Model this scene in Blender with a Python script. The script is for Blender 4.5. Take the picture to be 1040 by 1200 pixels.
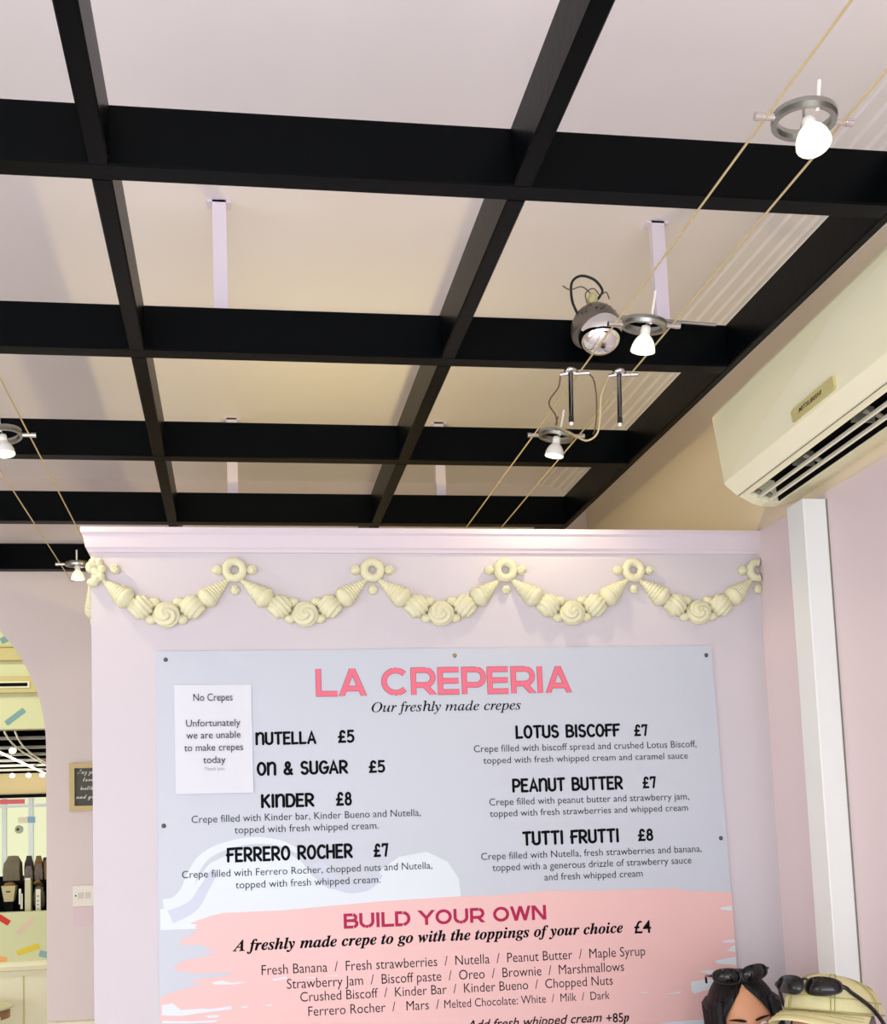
import bpy, bmesh, math, random, re
from mathutils import Vector, Matrix, noise
for o in list(bpy.data.objects):
    bpy.data.objects.remove(o)
SC = bpy.context.scene
COL = SC.collection
PI = math.pi
sin, cos = math.sin, math.cos
random.seed(4)

# ------------------------------------------------------------------ camera
CAM_Z = 1.55
FPX, PPX, PPY = 1288.0, 462.0, 857.0          # focal length and principal point of the (cropped) photograph
cam = bpy.data.cameras.new('camera')
cam_o = bpy.data.objects.new('camera', cam)
COL.objects.link(cam_o)
r_ = Vector((0.98959298, -0.13983235, -0.03395056))
u_ = Vector((0.02023758, -0.09834653, 0.99494643))
f_ = Vector((0.14246462, 0.98527908, 0.09449317))
cam_o.matrix_world = Matrix(((r_.x, u_.x, -f_.x, 0), (r_.y, u_.y, -f_.y, 0), (r_.z, u_.z, -f_.z, CAM_Z), (0, 0, 0, 1)))
cam.sensor_fit = 'HORIZONTAL'
cam.sensor_width = 36
cam.lens = FPX / 1040 * 36
cam.shift_x = (520 - PPX) / 1040
cam.shift_y = (PPY - 600) / 1040
cam.clip_start = 0.05
cam.clip_end = 200
SC.camera = cam_o

# ------------------------------------------------------------------ light and exposure
SC.view_settings.view_transform = 'Standard'
SC.view_settings.look = 'None'
SC.view_settings.exposure = 0.17
SC.view_settings.gamma = 1.0
SC.view_settings.use_curve_mapping = False
SC.cycles.max_bounces = 8
SC.cycles.diffuse_bounces = 5
SC.cycles.use_denoising = True
SC.cycles.sample_clamp_indirect = 4

world = bpy.data.worlds.new('daylight')
SC.world = world
world.use_nodes = True
world.node_tree.nodes['Background'].inputs[0].default_value = (0.86, 0.90, 1.0, 1)
world.node_tree.nodes['Background'].inputs[1].default_value = 1.8


def light(name, kind, loc, power, color, target=None, **kw):
    d = bpy.data.lights.new(name, kind)
    d.energy = power
    d.color = color
    for k, v in kw.items():
        setattr(d, k, v)
    o = bpy.data.objects.new(name, d)
    COL.objects.link(o)
    o.location = loc
    if target is not None:
        o.rotation_euler = (Vector(target) - Vector(loc)).to_track_quat('-Z', 'Y').to_euler()
    return o


DAY = (0.90, 0.93, 1.0)
WARM = (1.0, 0.80, 0.50)
light('shopfront_daylight', 'AREA', (-0.9, -2.55, 1.15), 88, DAY, (-0.9, 2, 4.0), shape='RECTANGLE', size=4.6, size_y=2.0)
light('left_fill', 'AREA', (-3.4, 0.6, 1.5), 44, DAY, (1.5, 1.4, 2.7), shape='RECTANGLE', size=2.6, size_y=1.8)  # added fill for the right wall and air conditioner; no window stands here
# the warm bulb behind the top of the partition throws the glow and the beam shadows on the ceiling
light('bulb_light', 'POINT', (0.31, 3.25, 2.16), 10.5, (1.0, 0.84, 0.40), shadow_soft_size=0.025)
# the room through the arch
light('side_room_light', 'AREA', (-1.7, 4.85, 2.95), 19, (1.0, 0.96, 0.80), (-1.7, 5.2, 0), shape='RECTANGLE', size=2.4, size_y=0.6)
light('hall_fill', 'POINT', (-3.4, 13.2, 1.7), 130, (1.0, 0.93, 0.78), shadow_soft_size=0.3)  # added fill without a lamp, brightens the hall slats, posts and frieze


# ------------------------------------------------------------------ materials
def srgb(r, g, b):
    f = lambda c: (c / 255 / 12.92) if c / 255 <= 0.04045 else ((c / 255 + 0.055) / 1.055) ** 2.4
    return (f(r), f(g), f(b), 1)


def mat(name, rgb, rough=0.5, metal=0.0, spec=0.5, emit=None, estr=0.0, bump=0.0, bscale=60, vary=0.0, vscale=3, trans=0.0, coat=0.0, stretch=None):
    m = bpy.data.materials.new(name)
    m.use_nodes = True
    nt = m.node_tree
    b = nt.nodes['Principled BSDF']
    b.inputs['Base Color'].default_value = rgb
    b.inputs['Roughness'].default_value = rough
    b.inputs['Metallic'].default_value = metal
    b.inputs['Specular IOR Level'].default_value = spec
    b.inputs['Transmission Weight'].default_value = trans
    b.inputs['Coat Weight'].default_value = coat
    if emit:
        b.inputs['Emission Color'].default_value = emit
        b.inputs['Emission Strength'].default_value = estr
    if bump or vary:
        tc = nt.nodes.new('ShaderNodeTexCoord')
        src = tc.outputs['Object']
        if stretch:
            mp = nt.nodes.new('ShaderNodeMapping')
            mp.inputs['Scale'].default_value = stretch
            nt.links.new(src, mp.inputs['Vector'])
            src = mp.outputs['Vector']
    if bump:
        n = nt.nodes.new('ShaderNodeTexNoise')
        n.inputs['Scale'].default_value = bscale
        n.inputs['Detail'].default_value = 4
        bp = nt.nodes.new('ShaderNodeBump')
        bp.inputs['Strength'].default_value = bump
        bp.inputs['Distance'].default_value = 0.004
        nt.links.new(src, n.inputs['Vector'])
        nt.links.new(n.outputs['Fac'], bp.inputs['Height'])
        nt.links.new(bp.outputs['Normal'], b.inputs['Normal'])
    if vary:
        n2 = nt.nodes.new('ShaderNodeTexNoise')
        n2.inputs['Scale'].default_value = vscale
        n2.inputs['Detail'].default_value = 3
        cr = nt.nodes.new('ShaderNodeMix')
        cr.data_type = 'RGBA'
        cr.inputs[6].default_value = tuple(c * (1 - vary) for c in rgb[:3]) + (1,)
        cr.inputs[7].default_value = tuple(min(1, c * (1 + vary)) for c in rgb[:3]) + (1,)
        nt.links.new(src, n2.inputs['Vector'])
        nt.links.new(n2.outputs['Fac'], cr.inputs[0])
        nt.links.new(cr.outputs[2], b.inputs['Base Color'])
    return m


M = {
    'pink': mat('pink_paint', srgb(221, 208, 201), 0.55, spec=0.3, bump=0.06, bscale=90, vary=0.015),
    'pink_bulb_glow': mat('upper_wall_bulb_glow', srgb(228, 214, 190), 0.55, spec=0.3, bump=0.06, bscale=90, vary=0.015),  # the bulb's yellow glow is put into the upper wall's colour
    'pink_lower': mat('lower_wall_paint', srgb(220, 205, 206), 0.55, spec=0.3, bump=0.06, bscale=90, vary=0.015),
    'lilac': mat('partition_paint', srgb(203, 196, 199), 0.5, spec=0.3, bump=0.04, bscale=90, vary=0.01),
    'crown': mat('crown_paint', srgb(213, 202, 208), 0.5, spec=0.3, bump=0.04, bscale=90),
    'ceiling': mat('ceiling_paint', srgb(248, 243, 242), 0.6, spec=0.2, bump=0.05, bscale=40, vary=0.02),
    'black': mat('black_satin_paint', srgb(4, 6, 7), 0.34, spec=0.06, bump=0.12, bscale=55, vary=0.12, vscale=14),
    'hanger': mat('hanger_paint', srgb(236, 226, 238), 0.5, spec=0.3, bump=0.03),
    'board': mat('board_print', srgb(190, 196, 204), 0.35, spec=0.4, bump=0.01),
    'swirl': mat('board_pale_print', srgb(211, 220, 224), 0.35, spec=0.4, bump=0.01),
    'swirlrim': mat('board_mid_print', srgb(192, 198, 211), 0.35, spec=0.4, bump=0.01),
    'stroke': mat('board_pink_print', srgb(226, 184, 179), 0.35, spec=0.4, vary=0.03, vscale=6),
    'coral': mat('coral_print', srgb(226, 112, 130), 0.5, spec=0.2, bump=0.01),
    'coral_edge': mat('coral_outline_print', srgb(120, 80, 100), 0.4, bump=0.01),
    'crimson': mat('crimson_print', srgb(170, 30, 76), 0.5, spec=0.2, bump=0.01),
    'ink': mat('black_ink', srgb(6, 7, 10), 0.7, spec=0.1, bump=0.01),
    'thin_ink': mat('grey_ink', srgb(26, 27, 33), 0.7, spec=0.1, bump=0.01),
    'pale_ink': mat('pale_ink', srgb(150, 152, 160), 0.5, bump=0.01),
    'paper': mat('paper', srgb(214, 217, 222), 0.7, spec=0.2, bump=0.03, bscale=200),
    'screw': mat('screw_metal', srgb(95, 92, 88), 0.35, metal=0.9, bump=0.05),
    'brass_screw': mat('brass_screw_metal', srgb(165, 145, 95), 0.35, metal=0.9, bump=0.05),
    'plaster': mat('cream_plaster', srgb(217, 214, 178), 0.5, spec=0.35, bump=0.12, bscale=140),
    'ac': mat('cream_plastic', srgb(240, 237, 200), 0.38, spec=0.45, vary=0.015, vscale=4),
    'ac_panel': mat('pale_plastic', srgb(242, 240, 208), 0.35, spec=0.45, vary=0.01, vscale=4),
    'dark': mat('dark_interior', srgb(7, 7, 7), 0.7, spec=0.1, bump=0.1),
    'hall_black': mat('hall_black', srgb(5, 5, 5), 0.9, spec=0.0, vary=0.1),
    'vane': mat('vane_plastic', srgb(228, 224, 200), 0.4, bump=0.01),
    'grey_plastic': mat('grey_plastic', srgb(120, 117, 100), 0.5, bump=0.03),
    'badge': mat('badge_gold', srgb(198, 190, 130), 0.4, metal=0.0, bump=0.01),
    'badge_ink': mat('badge_ink', srgb(70, 62, 20), 0.5, bump=0.01),
    'trunk': mat('white_pvc', srgb(226, 229, 224), 0.4, vary=0.01),
    'chrome': mat('chrome', srgb(215, 213, 208), 0.12, metal=1.0, vary=0.02),
    'dark_chrome': mat('dark_chrome', srgb(120, 120, 122), 0.10, metal=1.0, vary=0.05),
    'mirror': mat('mirror_chrome', srgb(235, 235, 235), 0.04, metal=1.0, bump=0.10, bscale=16),
    'steel': mat('grey_steel', srgb(160, 160, 152), 0.28, metal=0.9, vary=0.05, vscale=30),
    'smoke': mat('smoked_steel', srgb(120, 112, 104), 0.32, metal=0.65, bump=0.05),
    'ceramic': mat('white_ceramic', srgb(236, 233, 222), 0.4, bump=0.02),
    'frost': mat('frosted_reflector', srgb(240, 238, 230), 0.3, spec=0.5, vary=0.02),
    'frost_lit': mat('lit_reflector', srgb(240, 238, 230), 0.3, emit=(1.0, 0.90, 0.62, 1), estr=0.55, vary=0.02),
    'lens': mat('unlit_lens', srgb(225, 224, 216), 0.15, bump=0.2, bscale=300),
    'lens_lit': mat('lit_lens', srgb(255, 250, 235), 0.3, emit=(1.0, 0.95, 0.78, 1), estr=14, vary=0.01),
    'lamp_far': mat('lit_globe', srgb(255, 250, 235), 0.3, emit=(1.0, 0.95, 0.8, 1), estr=3, vary=0.01),
    'wire': mat('steel_cable', srgb(214, 196, 146), 0.4, metal=0.25, vary=0.1, vscale=200),
    'cord_black': mat('black_cord', srgb(20, 20, 20), 0.5, bump=0.05),
    'cord_tan': mat('tan_cord', srgb(205, 186, 140), 0.5, bump=0.05),
    'cord_brown': mat('brown_cord', srgb(92, 70, 42), 0.5, bump=0.05),
    'wood': mat('pale_wood', srgb(200, 180, 122), 0.5, bump=0.1, vary=0.10, vscale=9, stretch=(3, 3, 30)),
    'slate': mat('chalkboard', srgb(92, 92, 84), 0.8, spec=0.2, vary=0.10, vscale=20),
    'chalk': mat('chalk_lettering', srgb(232, 230, 220), 0.8, bump=0.02),
    'switch': mat('switch_plastic', srgb(232, 226, 208), 0.4, bump=0.01),
    'rocker': mat('rocker_plastic', srgb(206, 200, 184), 0.4, bump=0.01),
    'sage': mat('sage_paint', srgb(212, 214, 172), 0.6, spec=0.2, vary=0.02),
    'cream_trim': mat('cream_paint', srgb(235, 229, 200), 0.5, vary=0.02),
    'ochre_trim': mat('ochre_paint', srgb(196, 184, 124), 0.5, vary=0.03),
    'teal': mat('teal_motif', srgb(118, 160, 158), 0.6, bump=0.01),
    'red': mat('red_motif', srgb(205, 40, 20), 0.6, bump=0.01),
    'rose': mat('rose_motif', srgb(222, 196, 180), 0.6, bump=0.01),
    'yellow': mat('yellow_motif', srgb(226, 200, 40), 0.6, bump=0.01),
    'blue': mat('blue_motif', srgb(140, 172, 178), 0.6, bump=0.01),
    'orange': mat('orange_motif', srgb(232, 170, 100), 0.6, bump=0.01),
    'floor': mat('floor_vinyl', srgb(236, 231, 226), 0.4, vary=0.05, vscale=5),
    'frieze': mat('frieze_paint', srgb(246, 228, 180), 0.6, vary=0.03),
    'glow': mat('lit_window', srgb(60, 60, 50), 0.6, emit=(0.86, 0.88, 0.56, 1), estr=0.82, vary=0.01),
    'white': mat('white_paint', srgb(240, 240, 236), 0.45, bump=0.02),
    'white_lit': mat('lit_tube', srgb(250, 250, 245), 0.4, emit=(1, 0.98, 0.92, 1), estr=1.0, vary=0.01),
    'post_blue': mat('pale_blue_frame', srgb(205, 222, 235), 0.4, bump=0.01),
    'bag_grey': mat('grey_brown_paper', srgb(112, 104, 84), 0.8, bump=0.6, bscale=60, vary=0.25, vscale=18),
    'bag_dark': mat('charcoal_paper', srgb(52, 50, 46), 0.7, bump=0.5, bscale=50, vary=0.2, vscale=14),
    'bag_brown': mat('brown_paper', srgb(124, 96, 56), 0.8, bump=0.5, bscale=50, vary=0.2, vscale=14),
    'bag_mauve': mat('mauve_paper', srgb(110, 98, 96), 0.8, bump=0.4, bscale=50, vary=0.15, vscale=14),
    'tub': mat('beige_card', srgb(196, 184, 140), 0.6, bump=0.05, vary=0.04),
    'carton': mat('pale_card', srgb(206, 200, 168), 0.6, bump=0.05, vary=0.05),
    'tag': mat('white_card', srgb(230, 228, 215), 0.6, bump=0.02),
    'table_side': mat('table_edge', srgb(176, 128, 104), 0.5, vary=0.06),
    'skin_f': mat('skin_warm', srgb(206, 150, 112), 0.45, spec=0.4, bump=0.08, bscale=180, vary=0.05, vscale=20),
    'skin_m': mat('skin_ruddy', srgb(214, 150, 130), 0.45, spec=0.4, bump=0.08, bscale=180, vary=0.06, vscale=20),
    'hair': mat('black_hair', srgb(9, 7, 7), 0.38, spec=0.22, bump=0.8, bscale=40, vary=0.25, vscale=20, stretch=(5, 5, 0.4)),
    'hair_grey': mat('grey_hair', srgb(120, 108, 96), 0.5, bump=0.7, bscale=60, vary=0.2),
    'parting': mat('scalp', srgb(176, 150, 130), 0.5, bump=0.03),
    'khaki': mat('khaki_cotton', srgb(212, 206, 156), 0.85, spec=0.2, bump=0.5, bscale=260, vary=0.07, vscale=22),
    'khaki_seam': mat('khaki_stitching', srgb(168, 158, 104), 0.85, bump=0.3, bscale=260),
    'mustard': mat('mustard_embroidery', srgb(216, 200, 70), 0.8, bump=0.4, bscale=300, vary=0.1),
    'lens_dark': mat('dark_lens', srgb(15, 13, 15), 0.08, spec=0.35, coat=0.2, vary=0.05),
    'frame_black': mat('black_acetate', srgb(8, 8, 9), 0.22, coat=0.1, bump=0.01),
    'eye_white': mat('eye_white', srgb(225, 215, 205), 0.2, bump=0.01),
    'iris': mat('dark_iris', srgb(34, 22, 16), 0.15, bump=0.01),
    'shirt_f': mat('dark_cotton', srgb(40, 42, 50), 0.85, bump=0.3, bscale=200),
    'shirt_m': mat('blue_cotton', srgb(110, 130, 156), 0.85, bump=0.3, bscale=200),
    'jeans': mat('denim', srgb(58, 70, 100), 0.85, bump=0.4, bscale=220),
    'bench': mat('bench_wood', srgb(170, 138, 100), 0.5, bump=0.1, vary=0.12, vscale=7, stretch=(20, 2, 20)),
}


# ------------------------------------------------------------------ mesh helpers
class MB:
    """collects shapes and links them as one mesh object"""

    def __init__(self):
        self.v, self.f, self.s, self.m = [], [], [], []

    def add(self, verts, faces, smooth=False, mi=0, M4=None):
        n = len(self.v)
        for p in verts:
            p = Vector(p)
            self.v.append(M4 @ p if M4 else p)
        for f in faces:
            self.f.append([i + n for i in f])
            self.s.append(smooth)
            self.m.append(mi)
        return self

    def box(self, a, b, mi=0, M4=None):
        x0, y0, z0 = a
        x1, y1, z1 = b
        V = [(x0, y0, z0), (x1, y0, z0), (x1, y1, z0), (x0, y1, z0), (x0, y0, z1), (x1, y0, z1), (x1, y1, z1), (x0, y1, z1)]
        F = [(0, 3, 2, 1), (4, 5, 6, 7), (0, 1, 5, 4), (1, 2, 6, 5), (2, 3, 7, 6), (3, 0, 4, 7)]
        return self.add(V, F, False, mi, M4)

    def prism(self, prof, fn, h0, h1, mi=0, smooth=False, M4=None):
        """closed outline prof (list of 2D points) pushed from h0 to h1; fn(u, v, h) -> point"""
        n = len(prof)
        V = [fn(u, v, h0) for u, v in prof] + [fn(u, v, h1) for u, v in prof]
        F = [(i, (i + 1) % n, n + (i + 1) % n, n + i) for i in range(n)]
        self.add(V, F, smooth, mi, M4)
        self.add(V[:n], [list(range(n))[::-1]], False, mi, M4)
        self.add(V[n:], [list(range(n))], False, mi, M4)
        return self

    def tube(self, pts, r, seg=10, mi=0, caps=True, closed=False, M4=None):
        pts = [Vector(p) for p in pts]
        n = len(pts)
        rad = r if isinstance(r, (list, tuple)) else [r] * n
        V, F = [], []
        up = None
        for i, p in enumerate(pts):
            if closed:
                t = (pts[(i + 1) % n] - pts[i - 1]).normalized()
            else:
                t = (pts[min(i + 1, n - 1)] - pts[max(i - 1, 0)]).normalized()
            if up is None:
                up = Vector((0, 0, 1)) if abs(t.z) < 0.9 else Vector((1, 0, 0))
            a = t.cross(up)
            if a.length < 1e-6:
                a = t.orthogonal()
            a.normalize()
            up = a.cross(t).normalized()
            for k in range(seg):
                w = 2 * PI * k / seg
                V.append(p + (a * cos(w) + up * sin(w)) * rad[i])
        rows = n if closed else n - 1
        for i in range(rows):
            j = (i + 1) % n
            for k in range(seg):
                F.append((i * seg + k, i * seg + (k + 1) % seg, j * seg + (k + 1) % seg, j * seg + k))
        self.add(V, F, True, mi, M4)
        if caps and not closed:
            self.add(V[:seg], [list(range(seg))[::-1]], False, mi, M4)
            self.add(V[-seg:], [list(range(seg))], False, mi, M4)
        return self

    def lathe(self, prof, seg=32, mi=0, M4=None, smooth=True, wave=None):
        """prof: (radius, z) pairs turned about z"""
        V, F = [], []
        for j, (r, z) in enumerate(prof):
            for k in range(seg):
                a = 2 * PI * k / seg
                q = r * (1 + wave(a, j / (len(prof) - 1))) if wave else r
                V.append((q * cos(a), q * sin(a), z))
        for j in range(len(prof) - 1):
            for k in range(seg):
                F.append((j * seg + k, j * seg + (k + 1) % seg, (j + 1) * seg + (k + 1) % seg, (j + 1) * seg + k))
        self.add(V, F, smooth, mi, M4)
        if prof[0][0] > 1e-6:
            self.add(V[:seg], [list(range(seg))[::-1]], False, mi, M4)
        if prof[-1][0] > 1e-6:
            self.add(V[-seg:], [list(range(seg))], False, mi, M4)
        return self

    def ball(self, c, r, seg=20, rows=12, mi=0, disp=None, M4=None):
        rx, ry, rz = r if isinstance(r, (tuple, list)) else (r, r, r)
        V = [(0, 0, 1)]
        for j in range(1, rows):
            t = PI * j / rows
            for k in range(seg):
                a = 2 * PI * k / seg
                V.append((sin(t) * cos(a), sin(t) * sin(a), cos(t)))
        V.append((0, 0, -1))
        F = [(0, 1 + k, 1 + (k + 1) % seg) for k in range(seg)]
        for j in range(rows - 2):
            b = 1 + j * seg
            for k in range(seg):
                F.append((b + k, b + seg + k, b + seg + (k + 1) % seg, b + (k + 1) % seg))
        b = 1 + (rows - 2) * seg
        F += [(b + k, len(V) - 1, b + (k + 1) % seg) for k in range(seg)]
        W = []
        for d in V:
            s = 1 + (disp(Vector(d)) if disp else 0)
            W.append((c[0] + d[0] * rx * s, c[1] + d[1] * ry * s, c[2] + d[2] * rz * s))
        return self.add(W, F, True, mi, M4)

    def build(self, name, mats, parent=None):
        me = bpy.data.meshes.new(name)
        base = Vector((0, 0, 0))
        p = parent
        while p:
            base += p.location
            p = p.parent
        me.from_pydata([tuple(v - base) for v in self.v], [], self.f)
        for pl, s, mi in zip(me.polygons, self.s, self.m):
            pl.use_smooth = s
            pl.material_index = mi
        bm = bmesh.new()
        bm.from_mesh(me)
        bmesh.ops.recalc_face_normals(bm, faces=bm.faces)
        bm.to_mesh(me)
        bm.free()
        for m in (mats if isinstance(mats, (list, tuple)) else [mats]):
            me.materials.append(m)
        o = bpy.data.objects.new(name, me)
        COL.objects.link(o)
        if parent:
            o.parent = parent
        return o


def tag(o, label=None, cat=None, group=None, kind=None):
    if label:
        o['label'] = label
    if cat:
        o['category'] = cat
    if group:
        o['group'] = group
    if kind:
        o['kind'] = kind
    return o


def thing(name, loc, label, cat, group=None):
    o = bpy.data.objects.new(name, None)
    o.empty_display_size = 0.05
    COL.objects.link(o)
    o.location = loc
    return tag(o, label, cat, group)


def struct(name, mb, mats):
    return tag(mb.build(name, mats), kind='structure')


def dup(root, loc, label):
    """a copy of a thing with copies of its parts and their sub-parts"""
    def cp(o, par):
        c = o.copy()
        COL.objects.link(c)
        if par:
            c.parent = par
        for ch in o.children:
            cp(ch, c)
        return c
    c = cp(root, None)
    c.location = loc
    c['label'] = label
    return c


def arc(cx, cy, rx, ry, a0, a1, n=10):
    return [(cx + rx * cos(math.radians(a0 + (a1 - a0) * i / n)), cy + ry * sin(math.radians(a0 + (a1 - a0) * i / n))) for i in range(n + 1)]


def smooth_path(P, n=8):
    P = [Vector(p) for p in P]
    out = []
    for i in range(len(P) - 1):
        p0, p1, p2, p3 = P[max(i - 1, 0)], P[i], P[i + 1], P[min(i + 2, len(P) - 1)]
        for k in range(n):
            t = k / n
            out.append(0.5 * ((2 * p1) + (p2 - p0) * t + (2 * p0 - 5 * p1 + 4 * p2 - p3) * t * t + (3 * p1 - p0 - 3 * p2 + p3) * t ** 3))
    out.append(P[-1])
    return out


# ------------------------------------------------------------------ lettering
def text_mesh(body, bold=0.0, shear=0.0, align='LEFT'):
    cu = bpy.data.curves.new('lettering', 'FONT')
    cu.body = body
    cu.size = 1
    cu.shear = shear
    cu.offset = bold
    cu.align_x = align
    cu.resolution_u = 3
    o = bpy.data.objects.new('lettering', cu)
    COL.objects.link(o)
    bpy.context.view_layer.update()
    ev = o.evaluated_get(bpy.context.evaluated_depsgraph_get())
    me = bpy.data.meshes.new_from_object(ev)
    V = [v.co.copy() for v in me.vertices]
    F = [list(p.vertices) for p in me.polygons]
    bpy.data.objects.remove(o)
    bpy.data.curves.remove(cu)
    bpy.data.meshes.remove(me)
    return V, F


def serif(s, bold):
    """the italic serif letters of the mathematical alphabet"""
    out = ''
    for c in s:
        if 'A' <= c <= 'Z':
            out += chr((0x1D468 if bold else 0x1D434) + ord(c) - 65)
        elif c == 'h' and not bold:
            out += chr(0x210E)
        elif 'a' <= c <= 'z':
            out += chr((0x1D482 if bold else 0x1D44E) + ord(c) - 97)
        else:
            out += c
    return out


def script(s):
    return ''.join(chr(0x1D4EA + ord(c) - 97) if 'a' <= c <= 'z' else chr(0x1D4D0 + ord(c) - 65) if 'A' <= c <= 'Z' else c for c in s)


def _b(x0=0.0, w=.44, lo=0, hi=1):
    r = (hi - lo) / 2
    return [(x0, lo), (x0 + w * .45, lo)] + arc(x0 + w * .45, lo + r, w * .55, r, -90, 90)[1:] + [(x0, hi)]


HAND = {  # narrow brush capitals: width, strokes
    'A': (.50, [[(.0, 0), (.25, 1), (.5, 0)], [(.1, .3), (.4, .3)]]),
    'B': (.44, [[(0, 0), (0, 1)], _b(0, .40, .53, 1), _b(0, .46, 0, .53)]),
    'C': (.44, [arc(.27, .5, .27, .5, 48, 312, 16)]),
    'D': (.46, [[(0, 0), (0, 1)], _b(0, .48, 0, 1)]),
    'E': (.38, [[(.38, 1), (0, 1), (0, 0), (.38, 0)], [(0, .52), (.32, .52)]]),
    'F': (.36, [[(.40, 1), (0.02, .97), (.02, 0)], [(-.05, .5), (.32, .53)]]),
    'G': (.48, [arc(.27, .5, .27, .5, 50, 360, 18) + [(.30, .46)]]),
    'H': (.44, [[(0, 0), (0, 1)], [(.44, 0), (.44, 1)], [(0, .5), (.44, .5)]]),
    'I': (.06, [[(.03, 0), (.03, 1)]]),
    'K': (.44, [[(0, 0), (0, 1)], [(.42, 1), (.02, .45)], [(.14, .6), (.44, 0)]]),
    'L': (.36, [[(0, 1), (0, 0), (.36, .02)]]),
    'M': (.56, [[(0, 0), (.03, 1), (.28, .35), (.53, 1), (.56, 0)]]),
    'N': (.46, [[(0, 0), (0, .98)], [(0, .62), (.04, .80)] + arc(.27, .74, .19, .26, 150, 0, 9) + [(.46, 0)]]),
    'O': (.48, [arc(.24, .5, .24, .5, 0, 360, 24)]),
    'P': (.42, [[(0, 0), (0, 1)], _b(0, .44, .42, 1)]),
    'R': (.44, [[(0, 0), (0, 1)], _b(0, .43, .45, 1), [(.15, .45), (.44, 0)]]),
    'S': (.40, [arc(.2, .75, .19, .25, 40, 250, 12) + arc(.2, .25, .2, .26, 75, -150, 12)]),
    'T': (.44, [[(0, .98), (.46, 1)], [(.22, 1), (.22, 0)]]),
    'U': (.44, [[(0, 1), (0, .25)] + arc(.22, .25, .22, .25, 180, 360, 10) + [(.44, 1)]]),
    '&': (.50, [[(.48, 0), (.10, .72)] + arc(.22, .80, .13, .2, 190, -20, 8) + [(.30, .62), (.06, .38)] + arc(.2, .22, .2, .22, 150, 300, 8) + [(.46, .38)]]),
    '£': (.46, [arc(.26, .78, .15, .22, 20, 180, 8) + [(.13, .3), (.02, .02), (.44, .02)], [(-.02, .46), (.34, .46)]]),
    '5': (.40, [[(.38, 1), (.04, 1), (.02, .55)] + arc(.16, .32, .24, .31, 110, -130, 12)]),
    '7': (.40, [[(0, .86), (.03, 1), (.40, 1), (.24, 0)]]),
    '8': (.42, [arc(.2, .76, .16, .23, 0, 360, 16), arc(.2, .27, .20, .27, 0, 360, 18)]),
    ' ': (.24, []),
    '\u2009': (.10, []),
}
TITLE = {  # wide geometric capitals
    'L': (.72, [[(.09, 1), (.09, .09), (.78, .09)]]),
    'A': (.98, [[(.00, -.2), (.535, 1.1)], [(.98, -.2), (.445, 1.1)], [(.22, .27), (.76, .27)]]),
    'C': (.96, [arc(.52, .5, .44, .41, 42, 318, 26)]),
    'R': (.88, [[(.09, 0), (.09, .91), (.55, .91)] + arc(.55, .635, .27, .275, 90, -90, 10)[1:] + [(.09, .36)], [(.46, .40), (.96, -.14)]]),
    'E': (.78, [[(.80, .91), (.09, .91), (.09, .09), (.80, .09)], [(.09, .5), (.78, .5)]]),
    'P': (.84, [[(.09, 0), (.09, .91), (.55, .91)] + arc(.55, .625, .27, .285, 90, -90, 10)[1:] + [(.09, .34)]]),
    'I': (.20, [[(.10, 0), (.10, 1)]]),
    'B': (.84, [[(.09, .09), (.09, .91), (.55, .91)] + arc(.55, .715, .2, .195, 90, -90, 8)[1:] + [(.09, .52)], [(.09, .52), (.58, .52)] + arc(.58, .305, .23, .215, 90, -90, 8)[1:] + [(.0, .09)]]),
    'U': (.92, [[(.09, 1), (.09, .42)] + arc(.46, .42, .37, .34, 180, 360, 14)[1:] + [(.83, 1)]]),
    'D': (.92, [[(.0, .09), (.46, .09)] + arc(.46, .5, .40, .41, -90, 90, 14)[1:] + [(.09, .91), (.09, .09)]]),
    'Y': (.90, [[(-.07, 1.1), (.45, .46), (.97, 1.1)], [(.45, .5), (.45, 0)]]),
    'O': (1.02, [arc(.51, .5, .42, .41, 0, 360, 32)]),
    'W': (1.22, [[(.01, 1.1), (.355, -.1)], [(.285, -.1), (.64, 1.1)], [(.58, 1.1), (.935, -.1)], [(.865, -.1), (1.21, 1.1)]]),
    'N': (.92, [[(.09, 0), (.09, 1)], [(.03, 1.1), (.89, -.1)], [(.83, 0), (.83, 1)]]),
    ' ': (.34, []),
}


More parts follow.
